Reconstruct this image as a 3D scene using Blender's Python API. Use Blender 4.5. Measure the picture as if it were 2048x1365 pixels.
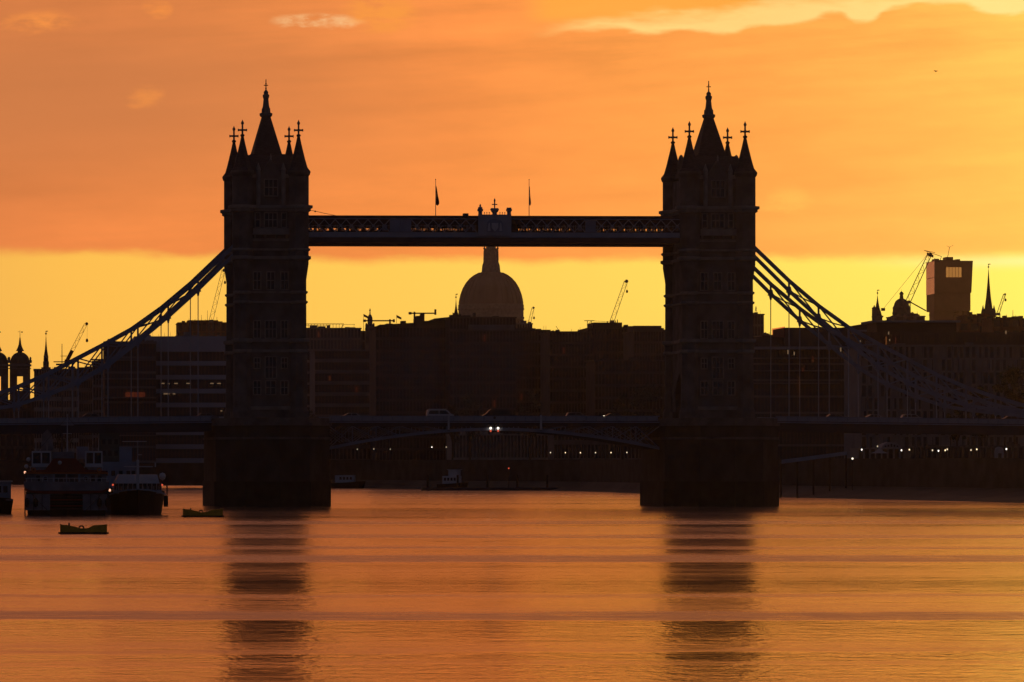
import bpy, bmesh, math, random
from mathutils import Vector, Matrix
R = math.radians
random.seed(7)
sc = bpy.context.scene
for o in list(bpy.data.objects): bpy.data.objects.remove(o)
col = sc.collection

# ------------------------------------------------------------------ camera
FPX = 10871.59            # focal length in photo pixels (2048 wide)
YAW = R(2.8)
EYE = Vector((-132.22, -1000.0, 7.7))
cd = bpy.data.cameras.new('camera'); cam = bpy.data.objects.new('camera', cd); col.objects.link(cam)
cam.location = EYE
cam.rotation_euler = (R(90), 0, -YAW)
cd.sensor_width = 36.0; cd.lens = 36.0 * FPX / 2048.0
cd.shift_x = 948.39 / 2048.0
cd.shift_y = 245.5 / 2048.0
cd.clip_start = 1.0; cd.clip_end = 60000
sc.camera = cam
FW = Vector((math.sin(YAW), math.cos(YAW), 0)); RT = Vector((math.cos(YAW), -math.sin(YAW), 0))
def at(px, D, z=0.0):
    "the place D metres down-river that stands in the given column"
    p = EYE + FW * D + RT * ((px - 75.61) * D / FPX)
    return Vector((p.x, p.y, z))
def zh(py, D): return EYE.z + (928.0 - py) * D / FPX
def wm(px, D): return px * D / FPX

# ------------------------------------------------------------------ render look
sc.view_settings.view_transform = 'Standard'; sc.view_settings.look = 'None'
sc.view_settings.exposure = 0; sc.view_settings.gamma = 1
sc.view_settings.use_curve_mapping = False
sc.cycles.max_bounces = 6; sc.cycles.diffuse_bounces = 2; sc.cycles.glossy_bounces = 3
sc.cycles.transmission_bounces = 4; sc.cycles.volume_bounces = 0
sc.cycles.sample_clamp_indirect = 4.0
sc.cycles.use_adaptive_sampling = False

# ------------------------------------------------------------------ node helper
class Ex:
    "arithmetic on shader sockets"
    nt = None
    def __init__(s, v): s.v = v
    @staticmethod
    def m(op, *a, clamp=False):
        n = Ex.nt.nodes.new('ShaderNodeMath'); n.operation = op; n.use_clamp = clamp
        for i, x in enumerate(a):
            if isinstance(x, Ex): Ex.nt.links.new(x.v, n.inputs[i])
            else: n.inputs[i].default_value = x
        return Ex(n.outputs[0])
    def __add__(s, o): return Ex.m('ADD', s, o)
    __radd__ = __add__
    def __sub__(s, o): return Ex.m('SUBTRACT', s, o)
    def __rsub__(s, o): return Ex.m('SUBTRACT', o, s)
    def __mul__(s, o): return Ex.m('MULTIPLY', s, o)
    __rmul__ = __mul__
    def __truediv__(s, o): return Ex.m('DIVIDE', s, o)
    def __rtruediv__(s, o): return Ex.m('DIVIDE', o, s)
def sstep(x, a, b):
    n = Ex.nt.nodes.new('ShaderNodeMapRange'); n.interpolation_type = 'SMOOTHSTEP'
    Ex.nt.links.new(x.v, n.inputs[0])
    for i, v in ((1, a), (2, b)):
        if isinstance(v, Ex): Ex.nt.links.new(v.v, n.inputs[i])
        else: n.inputs[i].default_value = v
    return Ex(n.outputs[0])
def ramp(x, a, b, pts, interp='LINEAR'):
    "colour ramp over the range a..b; pts = [(value, (r,g,b))]"
    n = Ex.nt.nodes.new('ShaderNodeValToRGB'); n.color_ramp.interpolation = interp
    t = (x - a) / float(b - a); Ex.nt.links.new(t.v, n.inputs[0])
    cr = n.color_ramp
    pts = sorted(pts)
    for v, c in pts[1:-1]:
        e = cr.elements.new((v - a) / (b - a)); e.color = (*c, 1)
    cr.elements[0].color = (*pts[0][1], 1); cr.elements[len(pts) - 1].color = (*pts[-1][1], 1)
    return n.outputs[0]
def mixc(f, a, b, op='MIX'):
    n = Ex.nt.nodes.new('ShaderNodeMix'); n.data_type = 'RGBA'; n.blend_type = op
    Ex.nt.links.new(f.v, n.inputs[0]) if isinstance(f, Ex) else setattr(n.inputs[0], 'default_value', f)
    for i, x in ((6, a), (7, b)):
        if isinstance(x, tuple): n.inputs[i].default_value = (*x, 1)
        else: Ex.nt.links.new(x, n.inputs[i])
    return n.outputs[2]
def noise3(x, y, z, scale=1.0, detail=3, rough=0.5):
    c = Ex.nt.nodes.new('ShaderNodeCombineXYZ')
    for i, v in enumerate((x, y, z)):
        if isinstance(v, Ex): Ex.nt.links.new(v.v, c.inputs[i])
        else: c.inputs[i].default_value = v
    n = Ex.nt.nodes.new('ShaderNodeTexNoise'); n.inputs['Scale'].default_value = scale
    n.inputs['Detail'].default_value = detail; n.inputs['Roughness'].default_value = rough
    Ex.nt.links.new(c.outputs[0], n.inputs['Vector'])
    return Ex(n.outputs[0])
def curve(x, a, b, pts, lo, hi):
    n = Ex.nt.nodes.new('ShaderNodeFloatCurve')
    t = (x - a) / float(b - a); Ex.nt.links.new(t.v, n.inputs['Value'])
    c = n.mapping.curves[0]
    P = [((v - a) / (b - a), (y - lo) / (hi - lo)) for v, y in pts]
    for q in P[1:-1]: c.points.new(*q)
    c.points[0].location = P[0]; c.points[len(P) - 1].location = P[-1]
    for p in c.points: p.handle_type = 'AUTO'
    n.mapping.update()
    return Ex(n.outputs[0]) * (hi - lo) + lo

# ------------------------------------------------------------------ world: dusk sky with a cloud deck
W = bpy.data.worlds.new('World'); sc.world = W; W.use_nodes = True
nt = W.node_tree; nt.nodes.clear(); Ex.nt = nt
tc = nt.nodes.new('ShaderNodeTexCoord'); sp = nt.nodes.new('ShaderNodeSeparateXYZ')
nt.links.new(tc.outputs['Generated'], sp.inputs[0])
dx, dy, dz = (Ex(sp.outputs[i]) for i in range(3))
DEG = 57.29578
az = Ex.m('ARCTAN2', dx, dy) * DEG - 2.8
el = Ex.m('ARCSINE', dz) * DEG
K = 0.00527                                   # degrees per photo pixel
def A(px): return (px - 75.6) * K
def E_(py): return (928 - py) * K
SUN_AZ, SUN_EL = 12.8, 2.2                    # relative to the view axis
# angle from the sun
sa, se = R(SUN_AZ + 2.8), R(SUN_EL)
sv = (math.sin(sa) * math.cos(se), math.cos(sa) * math.cos(se), math.sin(se))
dot = dx * sv[0] + dy * sv[1] + dz * sv[2]
rho = Ex.m('ARCCOSINE', Ex.m('MINIMUM', dot, 1.0)) * DEG
# near the horizon the glow lies flat: measure mostly sideways there
flat = Ex.m('SQRT', (az - SUN_AZ) * (az - SUN_AZ) + (el - SUN_EL) * (el - SUN_EL) * 0.6 + Ex.m('POWER', Ex.m('MAXIMUM', el - 5.0, 0.0), 2.0) * 1.3)
w = sstep(rho, 18.0, 40.0)
rh = rho * w + flat * (1.0 - w)
cloudc = ramp(Ex.m('POWER', rh * (1/180.0), 0.5), 0, 1, [((v/180.0)**.5, c) for v, c in [
    (0, (1.35, .95, .15)), (2, (1.2, .68, .112)), (3.6, (1.14, .515, .092)), (5.5, (1.09, .405, .077)), (8.5, (1.03, .312, .067)), (12.4, (.86, .245, .062)),
    (20, (.42, .13, .060)), (34, (.13, .060, .058)), (60, (.052, .038, .050)), (95, (.019, .023, .039)), (180, (.012, .0175, .035))]])
clearc = ramp(Ex.m('POWER', rh * (1/180.0), 0.5), 0, 1, [((v/180.0)**.5, c) for v, c in [
    (0, (1.7, 1.4, .26)), (2, (1.22, 1.02, .155)), (4, (1.16, .87, .130)), (7, (1.10, .71, .112)), (12.4, (1.05, .555, .086)),
    (20, (.60, .24, .09)), (34, (.20, .105, .085)), (60, (.062, .048, .060)), (95, (.022, .028, .046)), (180, (.014, .021, .040))]])
# paler and oranger right at the horizon
hz = 1.0 - sstep(el, 0.6, 1.9)
near = 1.0 - sstep(rh, 13.0, 22.0)
clearc = mixc(hz * near * 0.16, clearc, (.95, .42, .07))
n1 = noise3(az * 0.22, el * 1.3, 1.7, 1.0, 4, .55)
n2 = noise3(az * 0.9, el * 3.0, 5.1, 1.0, 5, .6)
n3 = noise3(az * 2.2, el * 9.0, 9.1, 1.0, 3, .5)
n4 = noise3(az * 1.3, el * 3.0, 12.1, 1.0, 4, .6)
n6 = noise3(az * 0.35 + el * 0.5, el * 3.6 - az * 0.22, 21.0, 1.0, 4, .55)
n5 = noise3(az * 3.0, el * 8.0, 15.1, 1.0, 5, .65)
# shading inside the deck
cl = cloudc
def scale(c, f):
    n = Ex.nt.nodes.new('ShaderNodeVectorMath'); n.operation = 'SCALE'
    Ex.nt.links.new(c, n.inputs[0])
    if isinstance(f, Ex): Ex.nt.links.new(f.v, n.inputs['Scale'])
    else: n.inputs['Scale'].default_value = f
    return n.outputs[0]
cl = scale(cl, 1.0 + (n1 - .5) * 0.36 + (n2 - .5) * 0.20 + (n5 - .5) * .07 + (n6 - .5) * .24 + (n6 - .5) * .42 * sstep(el, 3.4, 4.6) + (n2 - .5) * .18 * sstep(el, 3.9, 4.8))
# duller mauve towards the top left of the deck
dull = sstep(el, 2.3, 3.8) * (1.0 - sstep(az, 0.5, 6.5)) * (1.0 - .35 * sstep(el, 4.1, 4.8))
cl = mixc(dull * near * 0.8, cl, (.60, .20, .066))
# unseen duller cloud added above the view, to darken the rough water's reflections
cl = mixc(sstep(el, 5.2, 11.0) * (1.0 - sstep(rh, 25.0, 40.0)) * 0.85, cl, (.17, .058, .042))
# gap in the clouds, upper right
lo = curve(az, A(1000), A(2100), [(A(1000), E_(86)), (A(1069), E_(82)), (A(1139), E_(72)), (A(1219), E_(66)), (A(1284), E_(77)), (A(1374), E_(71)),
    (A(1449), E_(77)), (A(1494), E_(67)), (A(1549), E_(60)), (A(1600), E_(55)), (A(1664), E_(45)), (A(1704), E_(60)), (A(1759), E_(38)),
    (A(1834), E_(27)), (A(1899), E_(27)), (A(1949), E_(42)), (A(1999), E_(50)), (A(2044), E_(40)), (A(2100), E_(45))], 4.3, 5.0)
up = curve(az, A(1000), A(2100), [(A(1000), E_(84)), (A(1090), E_(72)), (A(1180), E_(52)), (A(1350), E_(42)), (A(1500), E_(30)), (A(1530), E_(19)), (A(1700), E_(14)), (A(1974), E_(5)), (A(2100), E_(-5))], 4.3, 5.2)
rag = (n2 - .5) * 0.10 + (n3 - .5) * 0.16
gap = sstep(el + rag, lo - 0.02, lo + 0.06) * (1.0 - sstep(el + rag * 1.6, up - 0.09, up + 0.12)) * (.86 + .3 * n5)
gap = gap * sstep(az, A(1030), A(1200)) * (1.0 - sstep(az, 14.0, 18.0))
gapc = mixc(sstep(az, A(1500), A(2000)), (1.05, .70, .22), (1.1, .82, .27))
# golden underside of the cloud above the gap
gold = sstep(el, E_(60), E_(35)) * sstep(az, A(1030), A(1110)) * (1.0 - sstep(az, A(1480), A(1560)))
gold = gold * (0.45 + n1 * 0.8) * (1.0 - sstep(el, 5.6, 8.0))
# cloud cover higher up: broken, long streaks
hi = noise3(az * 0.05, el * 0.30, 3.3, 1.0, 5, .55)
cover = 1.0 - sstep(hi, 0.50, 0.66) * sstep(el, 5.2, 8.0) * 0.75
# underside of the deck
bot = curve(az, -3.0, 14.0, [(-3.0, 2.22), (A(0), 2.24), (A(380), 2.20), (A(640), 2.15), (A(1000), 2.13), (A(1500), 2.155), (A(2048), 2.16), (14.0, 2.18)], 1.9, 2.5)
deck = sstep(el + (n2 - .5) * 0.13 + (n4 - .5) * .10 + (n5 - .5) * .05, bot - 0.07, bot + 0.075)
c = mixc(deck * cover, clearc, cl)
c = mixc(gold * 0.8, c, (1.0, .42, .055))
c = mixc(gap * 0.92, c, gapc)
def blob(px, py, sx, sy):
    u = (az - A(px) + (n4 - .5) * 0.55) / (sx * K); v = (el - E_(py) + (n2 - .5) * 0.22 + (n5 - .5) * .10) / (sy * K)
    return (1.0 - sstep(u * u + v * v, 0.0, 1.3)) * sstep(n5 + n2 * .5, .52, .88)
c = mixc(blob(640, 48, 95, 15) * 0.85, c, (1.0, .62, .28))
c = mixc(blob(85, 45, 75, 26) * 0.9, c, (.93, .30, .065))
c = mixc(blob(765, 30, 85, 40) * 0.8, c, (.98, .34, .055))
c = mixc(blob(318, 22, 30, 20) * 0.7, c, (.95, .30, .06))
c = mixc(blob(292, 195, 40, 26) * 0.7, c, (.88, .29, .065))
c = mixc(blob(1570, 408, 55, 34) * 0.7, c, (1.0, .55, .10))
# bright rim under the deck near the sun
rim = Ex.m('POWER', 2.718, ((el - bot + 0.06) * (el - bot + 0.06)) * -260.0) * sstep(az, 8.2, 10.6) * near
c = mixc(rim * 0.6, c, (1.1, 1.0, .42))
bg = nt.nodes.new('ShaderNodeBackground'); nt.links.new(c, bg.inputs[0]); bg.inputs[1].default_value = 1.0
# sky without the clouds' light, clean blue air far from the sun
ow = nt.nodes.new('ShaderNodeOutputWorld'); nt.links.new(bg.outputs[0], ow.inputs[0])
W.cycles.sampling_method = 'MANUAL'; W.cycles.sample_map_resolution = 2048

# ------------------------------------------------------------------ sun, low behind the clouds at the right
sl = bpy.data.lights.new('sun', 'SUN'); sun = bpy.data.objects.new('sun', sl); col.objects.link(sun)
sl.energy = 0.2; sl.angle = R(4.0); sl.color = (1.0, .50, .16)
sun.rotation_euler = (-Vector(sv)).to_track_quat('-Z', 'Y').to_euler()
sun.location = (400, 800, 300)

# ------------------------------------------------------------------ materials
MATS = {}
def mat(name, c, rough=.8, metal=0.0, var=.25, nscale=.6, bump=0.0, spec=.3, stretch=(1, 1, 1)):
    if name in MATS: return MATS[name]
    m = bpy.data.materials.new(name); m.use_nodes = True; t = m.node_tree
    b = t.nodes['Principled BSDF']
    b.inputs['Roughness'].default_value = rough; b.inputs['Metallic'].default_value = metal
    b.inputs['Specular IOR Level'].default_value = spec
    co = t.nodes.new('ShaderNodeTexCoord'); mp = t.nodes.new('ShaderNodeMapping')
    mp.inputs['Scale'].default_value = stretch
    t.links.new(co.outputs['Object'], mp.inputs[0])
    n = t.nodes.new('ShaderNodeTexNoise'); n.inputs['Scale'].default_value = nscale; n.inputs['Detail'].default_value = 5
    t.links.new(mp.outputs[0], n.inputs['Vector'])
    r = t.nodes.new('ShaderNodeValToRGB'); t.links.new(n.outputs[0], r.inputs[0])
    r.color_ramp.elements[0].position = .3; r.color_ramp.elements[1].position = .7
    r.color_ramp.elements[0].color = (*[x * (1 - var) for x in c], 1)
    r.color_ramp.elements[1].color = (*[min(1, x * (1 + var)) for x in c], 1)
    t.links.new(r.outputs[0], b.inputs['Base Color'])
    if bump:
        bm_ = t.nodes.new('ShaderNodeBump'); bm_.inputs['Distance'].default_value = bump
        t.links.new(n.outputs[0], bm_.inputs['Height']); t.links.new(bm_.outputs[0], b.inputs['Normal'])
    MATS[name] = m; return m
def lamp_mat(name, c, s, sample=False):
    m = bpy.data.materials.new(name); m.use_nodes = True; b = m.node_tree.nodes['Principled BSDF']
    b.inputs['Base Color'].default_value = (.1, .1, .1, 1)
    b.inputs['Emission Color'].default_value = (*c, 1); b.inputs['Emission Strength'].default_value = s
    if not sample: m.cycles.emission_sampling = 'NONE'
    MATS[name] = m; return m
STONE = mat('weathered_stone', (.165, .155, .145), .9, var=.35, nscale=.35, bump=.05)
STONE2 = mat('pale_dressed_stone', (.34, .31, .27), .85, var=.25, nscale=.6)
GRANITE = mat('pier_granite', (.055, .054, .052), .85, var=.4, nscale=.25, bump=.08)
WEED = mat('tide_stained_granite', (.030, .034, .024), .8, var=.5, nscale=.4)
SLATE = mat('roof_slate', (.075, .075, .08), .75, var=.3, nscale=1.5, stretch=(1, 1, 4))
STEEL = mat('blue_painted_steel', (.27, .33, .42), .6, var=.2, nscale=.4)
STEELD = mat('dark_painted_steel', (.05, .06, .08), .6, var=.2, nscale=.4)
WHITE = mat('white_painted_steel', (.62, .64, .66), .5, var=.08, nscale=.5)
PALEB = mat('light_blue_paint', (.38, .43, .49), .55, var=.12, nscale=.5)
GLASS = mat('dark_window_glass', (.025, .03, .035), .12, var=.3, nscale=.2, spec=.5)
GLASSB = mat('bluish_glazing', (.06, .08, .10), .18, var=.3, nscale=.15, spec=.5)
BRICKR = mat('red_brick', (.20, .085, .055), .9, var=.3, nscale=.5)
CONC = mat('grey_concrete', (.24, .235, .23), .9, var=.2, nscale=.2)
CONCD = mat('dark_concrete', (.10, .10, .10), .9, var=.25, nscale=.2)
CLAD = mat('brown_cladding', (.13, .10, .085), .8, var=.2, nscale=.2)
CLADP = mat('pale_panel_cladding', (.36, .36, .37), .7, var=.12, nscale=.1)
LEAD = mat('dome_lead', (.28, .225, .19), .7, var=.2, nscale=.15, stretch=(1, 1, .2))
COPPER = mat('dark_copper', (.09, .11, .095), .7, var=.25, nscale=.3)
BARK = mat('tree_bark', (.06, .05, .04), .95, var=.3, nscale=3)
LEAF = mat('dark_foliage', (.045, .060, .030), .9, var=.5, nscale=.6)
LEAFP = mat('pale_foliage', (.11, .12, .10), .9, var=.5, nscale=.6)
YELLOW = mat('faded_yellow_plastic', (.85, .42, .03), .6, var=.2, nscale=1.2)
RUBBER = mat('black_rubber', (.02, .02, .02), .8, var=.2, nscale=1.0)
ORANGE = mat('orange_paint', (.50, .13, .03), .5, var=.12, nscale=.8)
REDP = mat('dark_red_paint', (.22, .035, .025), .5, var=.2, nscale=.8)
HULL = mat('black_hull_paint', (.012, .012, .015), .85, var=.3, nscale=.4)
ASPH = mat('asphalt', (.05, .05, .05), .9, var=.2, nscale=.3)
MUD = mat('foreshore_mud', (.085, .078, .065), .75, var=.4, nscale=.05, bump=.1)
PAVE = mat('promenade_paving', (.20, .19, .18), .9, var=.25, nscale=.1)
CARG = mat('grey_car_paint', (.16, .17, .19), .3, var=.05, nscale=.5, spec=.5)
CARS = mat('silver_car_paint', (.45, .46, .48), .3, var=.05, nscale=.5, spec=.5)
CARD = mat('dark_car_paint', (.03, .03, .035), .3, var=.05, nscale=.5, spec=.5)
CARW = mat('white_van_paint', (.65, .66, .68), .35, var=.05, nscale=.5, spec=.5)
CLOTH = mat('red_flag_cloth', (.30, .05, .05), .9, var=.4, nscale=1.2)
CLOTHB = mat('blue_flag_cloth', (.06, .07, .18), .9, var=.4, nscale=1.2)
CRANER = mat('red_crane_steel', (.35, .07, .04), .7, var=.2, nscale=.3)
CRANEW = mat('grey_crane_steel', (.22, .21, .20), .7, var=.2, nscale=.3)
LAMPW = lamp_mat('warm_white_lamp', (1.0, .86, .62), 1.8)
LAMPR = lamp_mat('red_lamp', (1.0, .12, .05), .7)
LITO = lamp_mat('window_lit_orange', (1.0, .30, .06), .12)
LITW = lamp_mat('window_lit_warm', (1.0, .62, .32), .16)
LITR = lamp_mat('window_lit_dim_red', (1.0, .16, .04), .05)

def sheeting(name, tint, fac):
    m = bpy.data.materials.new(name); m.use_nodes = True; t = m.node_tree; t.nodes.clear()
    a = t.nodes.new('ShaderNodeBsdfTransparent'); a.inputs[0].default_value = (*tint, 1); b = t.nodes.new('ShaderNodeBsdfDiffuse'); b.inputs[0].default_value = (.3, .22, .18, 1)
    n = t.nodes.new('ShaderNodeTexNoise'); n.inputs['Scale'].default_value = .3; r = t.nodes.new('ShaderNodeMapRange'); r.inputs[3].default_value = fac - .06; r.inputs[4].default_value = fac + .06
    x = t.nodes.new('ShaderNodeMixShader'); o = t.nodes.new('ShaderNodeOutputMaterial')
    t.links.new(n.outputs[0], r.inputs[0]); t.links.new(r.outputs[0], x.inputs[0]); t.links.new(a.outputs[0], x.inputs[1]); t.links.new(b.outputs[0], x.inputs[2]); t.links.new(x.outputs[0], o.inputs[0]); return m
SHEET = sheeting('translucent_sheeting', (1.0, .62, .75), .18)
REDCLAD = mat('red_brown_cladding', (.34, .13, .07), .7, var=.15, nscale=.1)
BOATW = mat('grimy_white_paint', (.20, .215, .24), .6, var=.35, nscale=.7)
BANDM = mat('pale_spandrel_panels', (.50, .51, .55), .6, var=.12, nscale=.1)
FLANK = mat('polished_flank_cladding', (.92, .56, .40), .22, metal=.8, var=.06, nscale=.05)
# ------------------------------------------------------------------ mesh builder
class MB:
    def __init__(s): s.v = []; s.f = []
    def add(s, vs, fs):
        b = len(s.v); s.v += [tuple(v) for v in vs]; s.f += [tuple(b + i for i in f) for f in fs]; return s
    def box(s, x0, x1, y0, y1, z0, z1):
        return s.add([(x0, y0, z0), (x1, y0, z0), (x1, y1, z0), (x0, y1, z0), (x0, y0, z1), (x1, y0, z1), (x1, y1, z1), (x0, y1, z1)],
                     [(0, 3, 2, 1), (4, 5, 6, 7), (0, 1, 5, 4), (1, 2, 6, 5), (2, 3, 7, 6), (3, 0, 4, 7)])
    def bar(s, p, q, w, h=None):
        "rectangular beam from p to q; w across, h in height"
        h = h or w; p = Vector(p); q = Vector(q); d = (q - p).normalized()
        u = Vector((0, 0, 1)) if abs(d.z) < .99 else Vector((0, 1, 0))
        a = d.cross(u).normalized() * (w / 2); b = a.cross(d).normalized() * (h / 2)
        return s.add([p - a - b, p + a - b, p + a + b, p - a + b, q - a - b, q + a - b, q + a + b, q - a + b],
                     [(0, 1, 2, 3), (7, 6, 5, 4), (0, 4, 5, 1), (1, 5, 6, 2), (2, 6, 7, 3), (3, 7, 4, 0)])
    def tube(s, p, q, r0, r1=None, n=8):
        r1 = r0 if r1 is None else r1; p = Vector(p); q = Vector(q); d = (q - p).normalized()
        u = Vector((0, 0, 1)) if abs(d.z) < .99 else Vector((1, 0, 0))
        a = d.cross(u).normalized(); b = d.cross(a).normalized(); vs = []
        for c_, r in ((p, r0), (q, r1)):
            for i in range(n):
                t = 2 * math.pi * i / n; vs.append(c_ + a * math.cos(t) * r + b * math.sin(t) * r)
        fs = [(i, (i + 1) % n, n + (i + 1) % n, n + i) for i in range(n)] + [tuple(range(n - 1, -1, -1)), tuple(range(n, 2 * n))]
        return s.add(vs, fs)
    def lathe(s, prof, n=8, cx=0, cy=0, ph=0.0, sx=1, sy=1):
        "prof = [(radius, z)] from bottom to top"
        vs = []; fs = []
        for r, z in prof:
            r = max(r, .002)
            for i in range(n):
                t = 2 * math.pi * i / n + ph; vs.append((cx + math.cos(t) * r * sx, cy + math.sin(t) * r * sy, z))
        for k in range(len(prof) - 1):
            for i in range(n):
                j = (i + 1) % n; fs.append((k * n + i, k * n + j, (k + 1) * n + j, (k + 1) * n + i))
        fs.append(tuple(range(n - 1, -1, -1))); m = (len(prof) - 1) * n; fs.append(tuple(range(m, m + n)))
        return s.add(vs, fs)
    def prism(s, poly, a0, a1, axis='y'):
        "poly in the two other axes, extruded from a0 to a1"
        n = len(poly)
        def P(u, v, a): return (u, a, v) if axis == 'y' else ((a, u, v) if axis == 'x' else (u, v, a))
        vs = [P(u, v, a0) for u, v in poly] + [P(u, v, a1) for u, v in poly]
        fs = [tuple(range(n)), tuple(range(2 * n - 1, n - 1, -1))] + [(i, n + i, n + (i + 1) % n, (i + 1) % n) for i in range(n)]
        return s.add(vs, fs)
    def frustum(s, x0, x1, y0, y1, z0, X0, X1, Y0, Y1, z1):
        return s.add([(x0, y0, z0), (x1, y0, z0), (x1, y1, z0), (x0, y1, z0), (X0, Y0, z1), (X1, Y0, z1), (X1, Y1, z1), (X0, Y1, z1)],
                     [(0, 3, 2, 1), (4, 5, 6, 7), (0, 1, 5, 4), (1, 2, 6, 5), (2, 3, 7, 6), (3, 0, 4, 7)])
    def mesh(s, name, m, smooth=False):
        me = bpy.data.meshes.new(name); me.from_pydata(s.v, [], s.f)
        bm = bmesh.new(); bm.from_mesh(me); bmesh.ops.recalc_face_normals(bm, faces=bm.faces); bm.to_mesh(me); bm.free()
        me.materials.append(m)
        if smooth:
            for p in me.polygons: p.use_smooth = True
        return me
    def build(s, name, m, parent=None, loc=(0, 0, 0), smooth=False, label=None):
        return put(s.mesh(name, m, smooth), name, parent, loc, label=label)
def put(me, name, parent=None, loc=(0, 0, 0), rz=0.0, scale=(1, 1, 1), label=None):
    o = bpy.data.objects.new(name, me); col.objects.link(o); o.parent = parent
    o.location = loc; o.rotation_euler = (0, 0, rz); o.scale = scale
    if label: o['label'] = label
    return o
def tag(o, label, cat, group=None):
    o['label'] = label; o['category'] = cat
    if group: o['group'] = group
    return o
def thing(name, loc, label, cat, rz=0.0, group=None):
    o = bpy.data.objects.new(name, None); col.objects.link(o); o.location = loc; o.rotation_euler = (0, 0, rz)
    o.empty_display_size = .5
    return tag(o, label, cat, group)
def struct(o): o['kind'] = 'structure'; return o
KIDS = {}
def children(o): return [c for c in bpy.data.objects if c.parent is o]
def copy_tree(o, loc=None, rz=None, label=None, sx=None):
    kids = {}
    for c_ in bpy.data.objects:
        if c_.parent: kids.setdefault(c_.parent, []).append(c_)
    def rec(a, par):
        b = a.copy(); col.objects.link(b)
        if par: b.parent = par
        for k in kids.get(a, []): rec(k, b)
        return b
    r = rec(o, None)
    if loc is not None: r.location = loc
    if rz is not None: r.rotation_euler = (0, 0, rz)
    if sx is not None: r.scale = (sx, 1, 1)
    if label: r['label'] = label
    return r
# ================================================================== SETTING: water, banks
def sheet(name, pts, m, z=None):
    me = bpy.data.meshes.new(name); n = len(pts)
    me.from_pydata([tuple(p) if z is None else (p[0], p[1], z) for p in pts], [], [tuple(range(n))]); me.materials.append(m)
    o = bpy.data.objects.new(name, me); col.objects.link(o); return struct(o)

def water_mat():
    m = bpy.data.materials.new('river_water'); m.use_nodes = True; t = m.node_tree; Ex.nt = t
    t.nodes.clear()
    b = t.nodes.new('ShaderNodeBsdfAnisotropic'); b.distribution = 'MULTI_GGX'; b.inputs['Color'].default_value = (1.0, .83, .68, 1)  # warm sunset hue put into the reflection colour
    df = t.nodes.new('ShaderNodeBsdfDiffuse'); df.inputs[0].default_value = (.045, .038, .028, 1)     # silty body of the river
    fr = t.nodes.new('ShaderNodeFresnel'); fr.inputs[0].default_value = 1.55
    mx = t.nodes.new('ShaderNodeMixShader'); ou = t.nodes.new('ShaderNodeOutputMaterial')
    t.links.new(fr.outputs[0], mx.inputs[0]); t.links.new(df.outputs[0], mx.inputs[1]); t.links.new(b.outputs[0], mx.inputs[2]); t.links.new(mx.outputs[0], ou.inputs[0])
    g = t.nodes.new('ShaderNodeNewGeometry'); s = t.nodes.new('ShaderNodeSeparateXYZ'); t.links.new(g.outputs['Position'], s.inputs[0])
    x = Ex(s.outputs[0]); y = Ex(s.outputs[1])
    # distance from this bank: patches of wind and slick water lie in long bands across the river
    d = y + 1000.0 + x * 0.05
    ld = Ex.m('LOGARITHM', Ex.m('MAXIMUM', d, 20.0), 2.718)
    return m, t, b, x, y, d, ld
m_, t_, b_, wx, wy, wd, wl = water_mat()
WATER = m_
# wind bands: wide ones and thin ones (in metres, stretched along the banks)
big = noise3(wx * 0.0035, wl * 4.2, 2.0, 1.0, 3, .55)
mid = noise3(wx * 0.008, wl * 17.0, 7.0, 1.0, 3, .5)
pat0 = noise3(wx * 0.02, wy * 0.01, 8.0, 1.0, 3, .5)
pat1 = noise3(wx * 0.12, wy * 0.08, 9.0, 1.0, 4, .6)
thin = noise3(wx * 0.012, wl * 60.0, 11.0, 1.0, 2, .5)
# the wind streaks and slicks as they lay that evening, by distance from the near bank
Yb = 83700.0 / Ex.m('MAXIMUM', wd + (big - .5) * 26.0 + (pat0 - .5) * 12.0 + (pat1 - .5) * 9.0, 150.0)
BANDS = [(20, .4), (60, .5), (76, .4), (84, .28), (87, .6), (91, .18), (100, .30), (112, .30), (117, .8), (121, .8), (124, .18), (128, .4), (140, .42), (146, .8), (150, .75), (153, .28), (165, .32), (171, .75), (175, .28), (183, .36),
         (190, .88), (197, .88), (201, .2), (215, .24), (235, .12), (255, .10), (263, .3), (268, .7), (272, .3), (285, .33), (300, .44), (310, .92), (318, .92), (321, .12), (335, .04), (352, .10), (362, .2), (378, .32), (384, .5), (389, .14), (400, .05), (408, .3), (416, .1), (437, .12), (460, .4), (520, .2)]
base = curve(Yb, 20, 520, BANDS, 0, 1)
band = (mid - .5) * 1.1 + (thin - .5) * .9
far_ = sstep(wd, 500.0, 1400.0)
grain = (noise3(wx * 0.40, wl * 150.0, 31.0, 1.0, 2, .6) - .5) * 1.1 + (noise3(wx * 0.07, wl * 95.0, 37.0, 1.0, 2, .6) - .5) * .5
ruf = Ex.m('MAXIMUM', base + band * (0.40 + far_ * 0.5) + grain * (0.35 + base * .9), 0.0)
pat = noise3(wx * 0.03, wy * 0.012, 4.0, 1.0, 4, .6)
ruf = ruf * (0.65 + pat * 0.7)
rough = 0.094 + ruf * 0.225
Ex.nt.links.new(Ex.m('MINIMUM', rough, .36).v, b_.inputs['Roughness'])
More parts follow.
